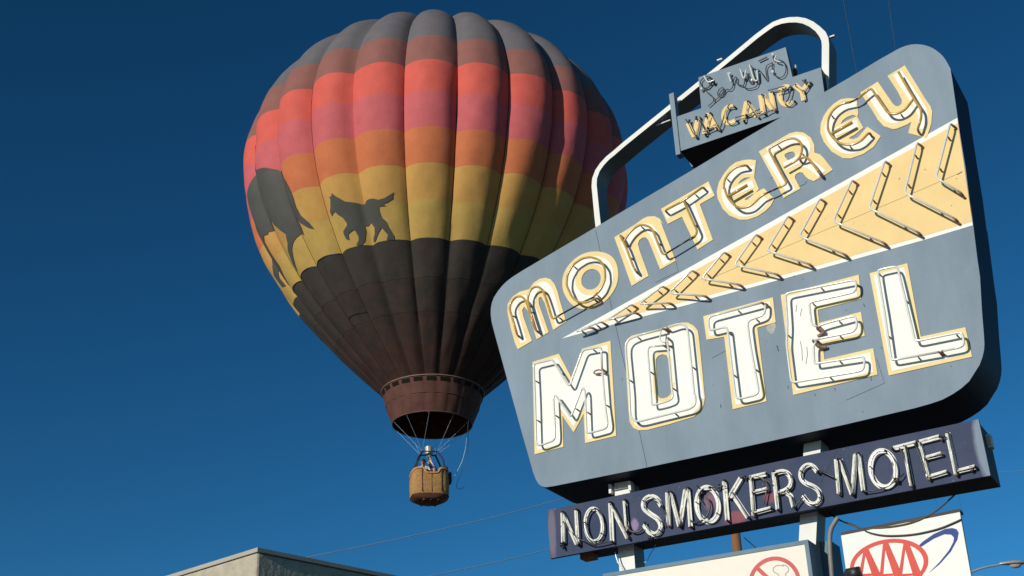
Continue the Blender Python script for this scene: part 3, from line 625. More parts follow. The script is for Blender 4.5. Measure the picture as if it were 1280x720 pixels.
sym = slab('prohibition_symbol', circ(rr_), -.0018, -.0006, M['red2'], nt_, [circ(rr_-.027)])
a_ = cuv+Vector((-math.sin(R(40)), math.cos(R(40))))*(rr_-.012); b_ = cuv-(a_-cuv)
slab('slash', band([a_, b_], .0135), -.0017, -.0003, M['red2'], sym)
smoke = [(979.5, 707.5), (974, 706.5), (969, 707.5), (966, 711), (967, 715), (972, 717), (974, 720), (973, 725)]
slab('smoke_mark', band([Vector(p) for p in chaikin([puv(*p, NH) for p in smoke], 2)], .003), -.0018, -.0010, M['grey_ink'], sym)
smoke = [(978, 705.8), (983, 707), (986, 711), (985, 715), (981, 717.5), (984, 722), (988, 727)]
slab('smoke_mark', band([Vector(p) for p in chaikin([puv(*p, NH) for p in smoke], 2)], .003), -.0018, -.0008, M['grey_ink'], sym)
slab('cigarette_mark', band([cuv+Vector((-.11, -.03)), cuv+Vector((.11, -.03))], .014), -.0018, -.0010, M['grey_ink'], sym)
# second dark steel box body behind it
b2 = [puv(*p, -.3) for p in ((1012, 680), (1018, 760), (1046, 757), (1038, 676))]
slab('rear_box', [Vector((b2[0].x-.2, b2[0].y)), Vector((b2[0].x-.2, b2[0].y-1.0)), Vector((b2[3].x, b2[0].y-1.0)), Vector((b2[3].x, b2[0].y))], -.5, -.3, M['frame_blue'], nt_)

# ------------------------------------------------------------------ round emblem panel
EH = -.12
e4 = [puv(1051.3, 669.4, EH), puv(1058.6, 720, EH), puv(1213.8, 720, EH), puv(1199.6, 640, EH)]
dn = .42
e4[1] = e4[0]+(e4[1]-e4[0]).normalized()*(dn+.1); e4[2] = e4[3]+(e4[2]-e4[3]).normalized()*(dn+.1)
et = thing('emblem_sign', uvh((e4[1].x+e4[2].x)/2, min(e4[1].y, e4[2].y), EH), 'white panel with red oval AAA emblem and blue swoosh at the lower right', 'sign')
slab('panel', e4, EH-.035, EH, M['panel_white'], et)
slab('top_channel', [e4[0]+Vector((-.004, .003)), e4[3]+Vector((.004, .003)), e4[3]+Vector((.002, .022)), e4[0]+Vector((.003, .022))], EH-.09, EH-.004, M['dark_steel'], et)
def zz(s): return [(1000+a/4.571, 620+b/4.571) for a, b in s]
def epoly(name, pts, k, m, parent, holes=()):
    return slab(name, [puv(*p, EH) for p in pts], EH+.0004, EH+.0014+k*.0008, M[m], parent, [[puv(*p, EH) for p in h] for h in holes])
oc = (1111.5, 705.5)
swoosh = epoly('swoosh', zz([(672, 290), (700, 262), (765, 217), (830, 188), (870, 183), (895, 190), (907, 210), (900, 248), (862, 318), (800, 388), (735, 441), (797, 378), (850, 312), (876, 264), (880, 238), (864, 221), (825, 219), (765, 244), (690, 292)]), 0, 'blue_ink', et)
oval = epoly('oval_ring', ell(oc[0], oc[1], 49.3, 31.5, -9, 60)[:-1], 1, 'red', et, [ell(oc[0]-.6, oc[1]+1.0, 44.0, 27.6, -9, 60)[:-1]])
apx = [(376, 302), (487, 262), (604, 262)]
for i, (ax_, ay_) in enumerate(apx):
    lx = (338, 462, 566)[i]; rx = (470, 590, 700)[i]
    P = zz([(ax_-14, ay_+4), (ax_+14, ay_-2), (rx+16, 500), (rx-38, 505)])
    lt = epoly('emblem_letter', P, 3, 'red', oval); lt['label'] = ('left', 'middle', 'right')[i]+' letter A of the emblem'
    epoly('letter_stroke', zz([(ax_-12, ay_+6), (ax_+2, ay_+6), (lx+10, 505), (lx-12, 508)]), 2, 'red', lt)
    epoly('letter_stroke', zz([(lx+8, 447), (rx-20, 440), (rx-18, 452), (lx+6, 459)]), 4, 'red', lt)
# dark flood lamp at the emblem's lower left corner
fl_c = on(1064, 716, .02)
ft = solo('flood_lamp', *tube_geo([fl_c+AX*-.06-UP*.04, fl_c-AX*.01, fl_c+AX*.018+UP*.004, fl_c+AX*.022-UP*.05], .05, 14, rads=[.02, .035, .05, .052]), M['cable'], tuple(fl_c), 'small black round lamp head before the lower left corner of the AAA panel', 'lamp', smooth=True)
v, f = tube_geo([fl_c-UP*.04, fl_c-UP*.3-NRM*.1, fl_c-UP*.5-NRM*.3], .012, 8); obj('lamp_arm', v, f, M['cable'], ft)

# cables and conduit
def cable(name, pts, hs, r, mk, label, cat='cable', n=2):
    P = [on(*p, h) for p, h in zip(pts, hs)]; P = chaikin(P, n)
    return solo(name, *tube_geo(P, r, 8), M[mk], tuple(P[-1]), label, cat, smooth=True)
cable('conduit_pipe', [(1047, 647), (1044, 652), (1039, 660), (1037, 670), (1037.5, 690), (1040, 720), (1046, 790)], [-.2]*7, .017, 'post_side', 'dark grey conduit pipe curving down from the long purple sign behind the no smoking box', 'pipe')
cable('hanging_cable', [(1034, 640), (1050, 651), (1070, 657.5), (1085, 666), (1105, 670), (1130, 669.5), (1150, 667), (1175, 661), (1196, 652), (1202, 649)], [-.3, -.25, -.16, -.112, -.112, -.112, -.112, -.112, -.112, -.112], .0058, 'cable', 'black cable sagging across the white AAA panel')
cable('hanging_cable', [(1060, 655), (1082, 662), (1110, 659), (1134, 655), (1154, 648), (1172, 638), (1194, 618)], [-.16, -.13, -.112, -.112, -.112, -.14, -.3], .0055, 'cable_b', 'old brown cable running along the top edge of the AAA panel')
cable('loose_wire', [(787, 680), (800, 700), (808, 704), (812, 694), (818, 684), (822, 676)], [-.3]*6, .003, 'wire', 'thin pale loose wire beside the left white post')
cable('loose_wire', [(769, 690), (771, 700), (776, 709), (783, 718), (790, 728)], [-.15]*5, .005, 'tube_w', 'white cable clipped to the front of the left white post')
cable('loose_wire', [(930, 672), (936, 677), (945, 685)], [-.4, -.35, -.2], .003, 'cable', 'short black wire between the purple sign and the no smoking box')

# ------------------------------------------------------------------ utility pole and overhead wires
def at_dist(x, y, d): return C + ray(x, y)*(d/math.hypot(ray(x, y).x, ray(x, y).y))
pt = at_dist(906, 549, 37.0); base = Vector((pt.x, pt.y, 0))
up_t = thing('utility_pole', tuple(base), 'brown wooden utility pole seen in the gap below the long purple sign', 'pole')
obj('pole', *tube_geo([base, base+UP*pt.z*.5, base+UP*(pt.z+.3)], .14, 14, rads=[.17, .145, .12]), M['wood'], up_t, smooth=True)
xa = Vector((.75, -.66, 0))
v, f = box_geo(base+UP*(pt.z-.25), xa*.9, Vector((.66, .75, 0))*.05+Vector((0, 0, 0)), UP*.06); obj('crossarm', v, f, M['wood'], up_t)
for s_ in (-.8, -.35, .35, .8):
    p = base+UP*(pt.z-.19)+xa*s_; obj('insulator', *tube_geo([p, p+UP*.06, p+UP*.12], .03, 8, rads=[.02, .035, .025]), M['knob'], up_t, smooth=True)
def wire(a, b, sag, r, label, name='overhead_wire', n=24):
    pts = [a.lerp(b, k/n)-UP*sag*4*(k/n)*(1-k/n) for k in range(n+1)]
    return solo(name, *tube_geo(pts, r, 5), M['wire'], tuple(a), label, 'wire', group='overhead wires')
p_hi = base+UP*(pt.z-.07); p_lo = base+UP*(at_dist(905, 606, 37.0).z)
wa = onz(393, 693, ZB+.1); wb = onz(520, 722, ZB-.3)
def on_line(px, py, like): return C+ray(px, py)*(like-C).length
wire(p_hi-xa*.35, on_line(370, 699.5, bc+dr*3), .25, .007, 'pale thin wire rising rightwards from the building roof behind the balloon basket')
wire(p_lo, on_line(492, 729, bc+dr*3.6), .25, .007, 'pale thin wire meeting the left end of the long purple sign')
far = at_dist(1330, 600, 60)
wire(p_lo, at_dist(1420, 577, 50), .1, .006, 'faint thin wire leaving the right end of the long purple sign')
hp1 = at_dist(1187, 720, 90); hp2 = at_dist(1187, 780, 90)
w1b = C + ray(1047, -40)*16; w2b = C+ray(1105, -40)*16
wire(hp1, w1b, 0.0, .0045, 'very faint dark wire in the sky just right of the white arch')
wire(at_dist(1216, 740, 90), w2b, 0.0, .0045, 'very faint dark wire in the sky above the upper right corner of the big sign')

# ------------------------------------------------------------------ street lamps
def lamp(xh, yh, dist, lab, s=1.0):
    hc = at_dist(xh, yh, dist); rt = CR.copy(); rt.z = 0; rt.normalize()
    b = hc - rt*2.6*s; t = thing('street_lamp', (b.x, b.y, 0), lab, 'street lamp', 'street lamps')
    obj('pole', *tube_geo([Vector((b.x, b.y, 0)), Vector((b.x, b.y, hc.z-.9*s))], .09, 10, rads=[.11, .07]), M['galv'], t, smooth=True)
    top = Vector((b.x, b.y, hc.z-.95*s))
    arm = [top, top+UP*.25*s+rt*.3*s, top+UP*.62*s+rt*.95*s, top+UP*.85*s+rt*1.6*s, top+UP*.93*s+rt*2.2*s]
    obj('arm', *tube_geo(chaikin(arm, 2), .035*s, 8), M['galv'], t, smooth=True)
    # cobra head: lofted ellipses
    vs = []; fs = []; n = 14
    prof = [(-.42, .03, .03, 0), (-.38, .06, .05, 0), (-.2, .11, .075, .005), (0, .15, .095, .01), (.2, .155, .095, .01), (.34, .12, .07, 0), (.42, .05, .03, -.01)]
    fw_ = UP.cross(rt)
    for d, wy, hz, oz in prof:
        for k in range(n):
            a = 2*math.pi*k/n; vs.append(hc+rt*d*s+fw_*wy*s*math.cos(a)+UP*(oz+hz*math.sin(a)*(1 if math.sin(a) > 0 else .55))*s)
    for i in range(len(prof)-1):
        for k in range(n): a = i*n+k; b2_ = i*n+(k+1) % n; fs.append((a, b2_, b2_+n, a+n))
    fs.append(tuple(range(n))[::-1]); fs.append(tuple(range((len(prof)-1)*n, len(prof)*n)))
    hd = obj('lamp_head', vs, fs, M['galv'], t, smooth=True)
    vs = []; fs = []
    for j, (rr2, dz) in enumerate(((1, 0), (.9, -.05), (.6, -.09), (.2, -.105))):
        for k in range(n): a = 2*math.pi*k/n; vs.append(hc+rt*(.1+.2*rr2*math.cos(a))*s+fw_*.12*rr2*math.sin(a)*s+UP*(-.045+dz)*s)
    for j in range(3):
        for k in range(n): a = j*n+k; b2_ = j*n+(k+1) % n; fs.append((a, b2_, b2_+n, a+n))
    fs.append(tuple(range(3*n, 4*n))); obj('lens', vs, fs, M['glass_lamp'], hd, smooth=True)
lamp(1265, 704.5, 46, 'grey cobra head street lamp at the lower right edge, nearest and highest')
lamp(1222, 722.5, 62, 'smaller farther street lamp just right of the AAA panel, cut by the bottom edge', .9)

# ------------------------------------------------------------------ hot air balloon
S0 = Vector((-3.40799707, 51.90241979, 22.34908133))
A3 = Vector((.03018986, -.00472184, .99953303)).normalized(); E1 = Vector((.99954417, 0, -.0301902)); E2 = A3.cross(E1).normalized()
PA, PB1, PZC, PK1, PK2R, PK2Z, PPW = 8.29010958, 6.39777355, 10.3255339, 3.29359723, 4.48810932, 4.07124620, .845321649
def bez(t, i): 
    B = [(PA, PZC), (PA, PZC-PK1), (1.729+PK2R, PK2Z), (1.729, 0)]
    return sum(c*b[i] for c, b in zip(((1-t)**3, 3*t*(1-t)**2, 3*t*t*(1-t), t**3), B))
prof = []
NU = 70
for k in range(NU+1):
    ph = math.pi/2*(1-k/NU); prof.append((PA*max(0, math.cos(ph))**PPW, PZC+PB1*math.sin(ph)))
for k in range(1, 121):
    t = k/120; prof.append((bez(t, 0), bez(t, 1)))
prof = [p for p in prof if p[1] >= .3]
zmax = prof[0][1]
def r_at(z):
    if z >= prof[0][1]: return 0
    lo, hi = 0, len(prof)-1
    while hi-lo > 1:
        m_ = (lo+hi)//2
        if prof[m_][1] >= z: lo = m_
        else: hi = m_
    (ra, za), (rb, zb) = prof[lo], prof[hi]
    return ra+(rb-ra)*(za-z)/(za-zb+1e-9)
NG = 24; TH0 = R(264.6)
def bulge(z): 
    s = min(1, max(0, (z-.3)/16))
    return .07+.40*min(1, s*1.9)**1.15
def bal(th, z, off=0.0):
    r = r_at(z); g_ = ((th-TH0)/(2*math.pi)*NG) % 1.0; tt = 2*g_-1
    gi = int(((th-TH0)/(2*math.pi)*NG)//1) % NG
    bb_ = bulge(z)*min(1, r/3.0)*(1+.12*math.sin(gi*2.4))
    prof_ = (1-abs(tt)**2.3)
    rr3 = r+bb_*(prof_-.85)
    # soft wrinkles and slack where the wind leans on the fabric
    d_ = Vector((math.cos(th), math.sin(th), 0))
    nz_ = noise.noise(Vector((gi*3.1+tt*.8, z*.55, gi*1.7)))*.07 + noise.noise(Vector((gi*7.3+tt*2.2, z*1.5, 4.2)))*.022
    rr3 += nz_*min(1, r/4)*(1-abs(tt)**4)
    rr3 = max(rr3, .02)+off
    return S0+A3*(z+off*.3)+(E1*math.cos(th)+E2*math.sin(th))*rr3
BZ = [12.28, 10.9, 9.47, 8.06, 6.75, 5.54, 4.35, 3.17, 2.16, 1.22]
zs = sorted(set([p[1] for p in prof[1:]]+BZ+[b-.02 for b in BZ]), reverse=True)
zf = [zs[0]]
for z in zs[1:]:
    if z in BZ or zf[-1]-z > .0 : zf.append(z)
SUBG = 14; nth = NG*SUBG
verts = []; faces = []; fm = []
for z in zf:
    for k in range(nth):
        verts.append(bal(TH0+2*math.pi*k/nth, z))
for i in range(len(zf)-1):
    zm = (zf[i]+zf[i+1])/2; bi = sum(1 for b in BZ if zm < b)
    for k in range(nth):
        a = i*nth+k; b = i*nth+(k+1) % nth
        faces.append((a, a+nth, b+nth, b)); fm.append(bi)
verts.append(S0+A3*(zmax+.02)); ci = len(verts)-1
for k in range(nth): faces.append((ci, k, (k+1) % nth)); fm.append(0)
bal_cols = [('ash_grey', (.145, .135, .145)), ('dusty_brown', (.26, .115, .098)), ('coral_red', (.62, .118, .092)), ('dusky_pink', (.55, .125, .135)), ('burnt_orange', (.57, .175, .075)),
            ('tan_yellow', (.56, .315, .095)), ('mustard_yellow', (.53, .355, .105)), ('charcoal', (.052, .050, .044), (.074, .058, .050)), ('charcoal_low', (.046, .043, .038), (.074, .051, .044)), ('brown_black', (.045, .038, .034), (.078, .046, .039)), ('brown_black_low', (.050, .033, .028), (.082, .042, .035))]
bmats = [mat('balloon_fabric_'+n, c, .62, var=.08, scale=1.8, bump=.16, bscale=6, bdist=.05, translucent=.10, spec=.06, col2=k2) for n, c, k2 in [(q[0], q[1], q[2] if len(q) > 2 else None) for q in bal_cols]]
# each lobe of fabric leans a little redder or duller: fine weave and panel tone
for m_ in bmats:
    t = m_.node_tree; N = t.nodes; L = t.links; b = N['Principled BSDF']
    b.inputs['Sheen Weight'].default_value = 0
hb = thing('hot_air_balloon', tuple(S0-A3*4.2), 'hot air balloon with sunset coloured bands, black hills and running animal silhouettes', 'balloon')
env = obj('envelope', verts, faces, None, hb, smooth=True, mats=bmats, fmat=fm); env.data.set_sharp_from_angle(angle=R(50))
# seams: load tapes down each groove
def tape(k):
    th = TH0+2*math.pi*k/NG; return [bal(th, z, .012) for z in zf[2::6]]
M['tape_dark'] = mat('dark_brown_stitching', (.03, .022, .02), .9, spec=.05)
M['tape'] = mat('dark_load_tape', (.10, .05, .04), .7)
for k in range(NG): obj('load_tape', *tube_geo(tape(k), .012, 4), M['tape_dark'], env)
for z, t0_, t1_ in ((4.37, 190, 234.6), (2.45, 219.6, 234.6), (3.17, 0, 360), (2.16, 0, 360)):
    full = t0_ == 0
    obj('panel_line', *tube_geo([bal(R(t0_+(t1_-t0_)*k/288), z, .004) for k in range(289)], .005 if full else .022, 4, cap=not full), M['tape_dark'] if full else M['cable'], env)
obj('crown_ring', *tube_geo([S0+A3*(zmax+.03)+(E1*math.cos(2*math.pi*k/20)+E2*math.sin(2*math.pi*k/20))*.25 for k in range(21)], .04, 6), M['tape'], env)
# black hem lines on two lower seams
# silhouettes
def hit_bal(px, py):
    for s_ in range(60):
        x = px+(543-px)*s_*.006; y = py+(250-py)*s_*.006
        d = ray(x, y); prev = None; t0 = 40.0
        # march against the smooth surface of revolution
        t = t0
        while t < 66:
            P = C+d*t; v = P-S0; z = v.dot(A3); rad = (v-A3*z).length
            if .3 < z < zmax and rad < r_at(z): break
            t += .15
        else: continue
        lo, hi = t-.15, t
        for _ in range(18):
            m2 = (lo+hi)/2; P = C+d*m2; v = P-S0; z = v.dot(A3); rad = (v-A3*z).length
            if rad < r_at(z): hi = m2
            else: lo = m2
        P = C+d*hi; v = P-S0; z = v.dot(A3); return Vector((math.atan2(v.dot(E2), v.dot(E1)) % (2*math.pi), z))
    return None
def silhouette(px, lab):
    pts = [hit_bal(*p) for p in PX(px)]
    pts = [p for p in pts if p]
    poly = [Vector((p.x*8, p.y)) for p in pts]     # arc length-like units
    # densify edges
    dn_ = []
    for i in range(len(poly)):
        a, b = poly[i], poly[(i+1) % len(poly)]; n = max(1, int((b-a).length/.12))
        for k in range(n): dn_.append(a.lerp(b, k/n))
    x0 = min(p.x for p in dn_); x1 = max(p.x for p in dn_); y0 = min(p.y for p in dn_); y1 = max(p.y for p in dn_)
    def inside(q):
        c_ = False; n = len(dn_); j = n-1
        for i in range(n):
            a, b = dn_[i], dn_[j]
            if (a.y > q.y) != (b.y > q.y) and q.x < (b.x-a.x)*(q.y-a.y)/(b.y-a.y)+a.x: c_ = not c_
            j = i
        return c_
    extra = []; st = .13; y = y0
    while y < y1:
        x = x0
        while x < x1:
            q = Vector((x, y))
            if inside(q) and min((q-p).length for p in dn_) > .06: extra.append(q)
            x += st
        y += st
    V2 = dn_+extra; n = len(dn_)
    res = delaunay_2d_cdt(V2, [], [list(range(n))], 1, 1e-5)
    vv, _, ff = res[0], res[1], res[2]
    vs = [bal(v.x/8, v.y, .035) for v in vv]
    o = obj('animal_silhouette', vs, [tuple(f_) for f_ in ff], M['sil'], env, smooth=True, label=lab)
    fixn(o); return o
M['sil'] = mat('charcoal_applique_fabric', (.075, .075, .068), .7, var=.12, scale=1.2, spec=.2)
silhouette('k 285,178 330,215 380,243 420,265 590,265 620,240 660,232 700,235 750,250 810,235 860,200 905,165 890,200 892,235 840,275 800,290 822,310 755,318 758,360 780,420 830,470 850,520 905,610 905,650 830,645 845,600 780,525 740,590 712,652 685,655 685,620 705,580 705,520 660,460 630,480 590,485 605,540 605,650 580,700 530,700 552,650 550,610 515,550 500,548 450,590 460,645 430,640 405,590 400,560 440,500 435,480 400,430 340,390 320,365 290,380 275,403 250,360 265,310 270,240 258,215 285,210', 'trotting dog like silhouette on the mustard band')
silhouette('i 118,10 132,10 140,240 168,292 200,262 260,242 330,245 390,270 425,330 465,375 505,440 545,530 575,640 j 620,0 700,70 755,138 700,128 600,70 545,5 600,100 628,192 570,160 540,260 530,340 545,430 578,578 520,470 490,360 490,280 475,190 420,150 350,90 302,20 325,110 265,160 270,185 250,200 260,260 330,390 400,500 495,690 470,700 400,580 345,480 335,520 380,620 440,700 425,712 350,600 300,480 268,410 272,350 232,270 190,180 175,90 i 115,620 98,500 100,400 105,320 116,250', 'large leaping horse silhouette with long tail at the left side')
# skirt (scoop)
def sk_r(z): t = (.3-z)/1.35; return 2.06+(1.60-2.06)*t+.03*math.sin(t*3.14)
vs = []; fs = []
nz2 = 14; nt2 = NG*8
for i in range(nz2+1):
    z = .3-1.35*i/nz2
    for k in range(nt2):
        th = 2*math.pi*k/nt2; g_ = abs(((th-TH0)/(2*math.pi)*NG) % 1.0*2-1)
        rr3 = sk_r(z)+.02*(1-g_**2)+.02*noise.noise(Vector((math.cos(th)*4, math.sin(th)*4, z*2)))
        vs.append(S0+A3*z+(E1*math.cos(th)+E2*math.sin(th))*rr3)
for i in range(nz2):
    for k in range(nt2): a = i*nt2+k; b = i*nt2+(k+1) % nt2; fs.append((a, a+nt2, b+nt2, b))
M['padding2'] = mat('black_vent_cloth', (.012, .011, .01), .9, spec=.05)
M['skirt'] = mat('maroon_brown_skirt_fabric', (.095, .042, .031), .85, var=.25, scale=2.2, bump=.2, bscale=8, translucent=0, spec=.2)
M['seamline'] = mat('pale_hem_tape', (.22, .14, .11), .6)
skt = obj('skirt', vs, fs, M['skirt'], hb, smooth=True)
def ringtube(z, r, rad, m, parent, name, n=90): return obj(name, *tube_geo([S0+A3*z+(E1*math.cos(2*math.pi*k/n)+E2*math.sin(2*math.pi*k/n))*r for k in range(n+1)], rad, 6, cap=False), m, parent, smooth=True)
ringtube(.30, 2.09, .022, M['seamline'], skt, 'upper_hem')
ringtube(-1.05, 1.605, .025, M['tape'], skt, 'mouth_hoop')
for k in range(NG):
    th = TH0+2*math.pi*(k+.5)/NG; dth = 2*math.pi/NG*.33
    P4 = [S0+A3*z+(E1*math.cos(t_)+E2*math.sin(t_))*(sk_r(z)+.035) for z, t_ in ((.24, th-dth), (.24, th), (.24, th+dth), (.08, th+dth), (.08, th), (.08, th-dth))]
    obj('vent_flap', P4, [(0, 1, 4, 5), (1, 2, 3, 4)], M['padding2'], skt)
ringtube(-.35, sk_r(-.35)+.022, .012, M['tape'], skt, 'middle_hem')
# basket
bd = (S0-C).length
def bpt(px, py, z): # horizontal offset taken from pixel, height from z
    d = ray(px, py); t = (S0.z+z-C.z)/d.z; return C+d*t
BC = S0+A3*(-4.12); BC = Vector((BC.x-.06, BC.y, BC.z))
yawb = R(-97+14)
bxv = Vector((math.cos(R(12)), math.sin(R(12)), 0)); byv = Vector((-math.sin(R(12)), math.cos(R(12)), 0))   # byv points away from camera
BAx, BAy, BHt = .74, .62, 1.06
def sup_e(a, ax_, ay_, n=3.4):
    c_, s_ = math.cos(a), math.sin(a); return (math.copysign(abs(c_)**(2/n), c_)*ax_, math.copysign(abs(s_)**(2/n), s_)*ay_)
def top_h(x, y):
    d = abs(x-.04)/.27; dip = .20 if d < .85 else (.20*max(0, (1.25-d)/.4) if d < 1.25 else 0)
    return BHt-dip*(1 if y < 0 else .6)-.13*max(0, (abs(x)/BAx-.72)/.28)**2
vs = []; fs = []; nb = 96; nh = 16
for i in range(nh+1):
    for k in range(nb):
        a = 2*math.pi*k/nb; x, y = sup_e(a, BAx, BAy); t = i/nh
        bul = 1+.035*math.sin(t*math.pi)
        if t < .08: bul *= .965
        vs.append(BC+bxv*x*bul+byv*y*bul+UP*(top_h(x, y)*t))
for i in range(nh):
    for k in range(nb): a = i*nb+k; b = i*nb+(k+1) % nb; fs.append((a, b, b+nb, a+nb))
fs.append(tuple(range(nb))[::-1])
mw = mat('woven_tan_wicker', (.56, .30, .10), .75, var=.22, scale=9, bump=.3, bscale=30)
t = mw.node_tree; N = t.nodes; L = t.links
wv = N.new('ShaderNodeTexWave'); wv.bands_direction = 'Z'; wv.inputs['Scale'].default_value = 6.5; wv.inputs['Distortion'].default_value = 2.5; wv.inputs['Detail Scale'].default_value = 6
tc = N.new('ShaderNodeTexCoord'); L.new(tc.outputs['Object'], wv.inputs['Vector'])
bp = N.new('ShaderNodeBump'); bp.inputs['Strength'].default_value = .8; bp.inputs['Distance'].default_value = .05; L.new(wv.outputs['Fac'], bp.inputs['Height']); L.new(bp.outputs[0], N['Principled BSDF'].inputs['Normal'])
bk = obj('basket', vs, fs, mw, hb, smooth=True); md = bk.modifiers.new('thick', 'SOLIDIFY'); md.thickness = .05; md.offset = -1; bk.data.set_sharp_from_angle(angle=R(50))
M['suede'] = mat('brown_suede_leather', (.13, .05, .025), .8, var=.2, scale=14)
rim = [BC+bxv*x+byv*y+UP*(top_h(x, y)+.01) for x, y in (sup_e(2*math.pi*k/nb, BAx, BAy) for k in range(nb+1))]
obj('rim', *tube_geo(rim, .045, 8, cap=False), mat('tan_leather_rim', (.48, .25, .09), .7, var=.15, scale=12), bk, smooth=True)
hem = [BC+bxv*x+byv*y+UP*.03 for x, y in (sup_e(2*math.pi*k/nb, BAx*.99, BAy*.99) for k in range(nb+1))]
obj('leather_hem', *tube_geo(hem, .028, 8, cap=False), M['suede'], bk, smooth=True)
vs = []; fs = []
for sc_x, sc_y, zz_ in ((1, 1, .01), (.9, .94, -.05), (.62, .84, -.13), (.5, .78, -.15)):
    for k in range(nb):
        x, y = sup_e(2*math.pi*k/nb, BAx, BAy); vs.append(BC+bxv*x*sc_x+byv*y*sc_y+UP*zz_)
for i in range(3):
    for k in range(nb): a = i*nb+k; b = i*nb+(k+1) % nb; fs.append((a, a+nb, b+nb, b))
fs.append(tuple(range(3*nb, 4*nb))); bb2 = obj('leather_base', vs, fs, M['suede'], bk, smooth=True); fixn(bb2)
for xs in (-.36, .02, .40):
    y = -BAy*1.04; obj('leather_lacing', *tube_geo([BC+bxv*xs+byv*(y+.012)+UP*z for z in (.1, .35, .6, .72, top_h(xs, -1)-.02)], .016, 6), M['suede'], bk, smooth=True)
for sx in (-.4, 0, .4): obj('skid', *box_geo(BC+bxv*sx*.7-UP*.16, bxv*.03, byv*.45, UP*.02), M['wood'], bk)
# gas cylinders and pouch at the right corner
M['steel_cyl'] = mat('brushed_steel', (.42, .39, .32), .5, metal=.35)
M['padding'] = mat('black_padding', (.02, .02, .022), .8)
fr_top = BC+UP*(BHt+.82)
corners = [BC+bxv*sx*.60+byv*sy*.44+UP*(BHt-.02) for sx in (-1, 1) for sy in (-1, 1)]
tops = [fr_top+bxv*sx*.30+byv*sy*.24 for sx in (-1, 1) for sy in (-1, 1)]
bf = obj('burner_frame', *tube_geo([tops[0], tops[1], tops[3], tops[2], tops[0]], .028, 8), M['padding'], hb, smooth=True)
for c_, t_ in zip(corners, tops):
    mid = c_.lerp(t_, .55)+(c_-BC-UP*BHt).normalized()*.10
    obj('upright', *tube_geo(chaikin([c_-UP*.05, c_.lerp(t_, .3)+(c_-BC).normalized()*.05, mid, t_], 3), .035, 8), M['padding'], bf, smooth=True)
for j, sx in enumerate((.0,)):
    b0 = fr_top+bxv*sx+UP*-.14
    bu = obj('burner', *tube_geo([b0-UP*.1, b0, b0+UP*.06, b0+UP*.10, b0+UP*.40], .12, 16, rads=[.05, .09, .09, .15, .16]), M['steel_cyl'], bf, smooth=False); autosmooth(bu, 40)
    obj('fuel_hose', *tube_geo(chaikin([b0-UP*.1, b0-UP*.3+bxv*.1-byv*.1, b0-UP*.5+bxv*.25-byv*.1, BC+bxv*.4+UP*(BHt-.15)], 3), .018, 6), M['knob'], bf, smooth=True)
for sx, sy in ((.52, .36), (-.50, .36)):
    p = BC+bxv*sx+byv*sy+UP*.1; obj('gas_cylinder', *tube_geo([p, p+UP*.85, p+UP*.96, p+UP*1.02], .14, 14, rads=[.14, .14, .09, .04]), M['steel_cyl'], bk, smooth=True)
pk = BC+bxv*(BAx+.05)+byv*-.15+UP*.80
v, f = box_geo(pk, bxv*.07, byv*.18, UP*.22); o = obj('equipment_pouch', v, f, M['padding'], bk); bevel(o, .04, 3)
pk = BC+bxv*(.56)+byv*-.46+UP*1.08
v, f = box_geo(pk, bxv*.12, byv*.10, UP*.09); o = obj('equipment_pouch', v, f, M['padding'], bk); bevel(o, .04, 3)
# suspension cables
for k in range(10):
    th = 2*math.pi*(k+.5)/10; a = S0+A3*-1.05+(E1*math.cos(th)+E2*math.sin(th))*1.60
    q = tops[(0 if math.cos(th) < 0 else 2)+(0 if math.sin(th) < 0 else 1)]
    obj('suspension_cable', *tube_geo([a, q], .0045, 5), M['wire'], hb)
# rope hanging from the mouth to the basket
rp = chaikin([S0+A3*-1.05+(E1*math.cos(R(-20))+E2*math.sin(R(-20)))*1.58, BC+bxv*1.45+UP*1.8, BC+bxv*1.0+UP*.9, BC+bxv*.78+UP*.7], 3)
obj('drop_line', *tube_geo(rp, .011, 5), M['wire'], hb)
rp = chaikin([S0+A3*-1.0+(E1*math.cos(R(-20))+E2*math.sin(R(-20)))*1.56, BC+bxv*1.6+UP*1.7, BC+bxv*1.05+UP*.6, BC+bxv*1.15+UP*.4, BC+bxv*1.4+UP*.5], 3)
obj('drop_line', *tube_geo(rp, .009, 5), M['cable'], hb)
# burner flame
M['flame'] = mat('orange_flame', (.3, .08, .02), .9, emit=((1, .2, .03), .16))
fp = fr_top+UP*.25
obj('flame', *tube_geo([fp+UP*1.52, fp+UP*1.58, fp+UP*1.75, fp+UP*1.95, fp+UP*2.3], .1, 10, rads=[.05, .12, .16, .12, .03]), M['flame'], bf, smooth=True)

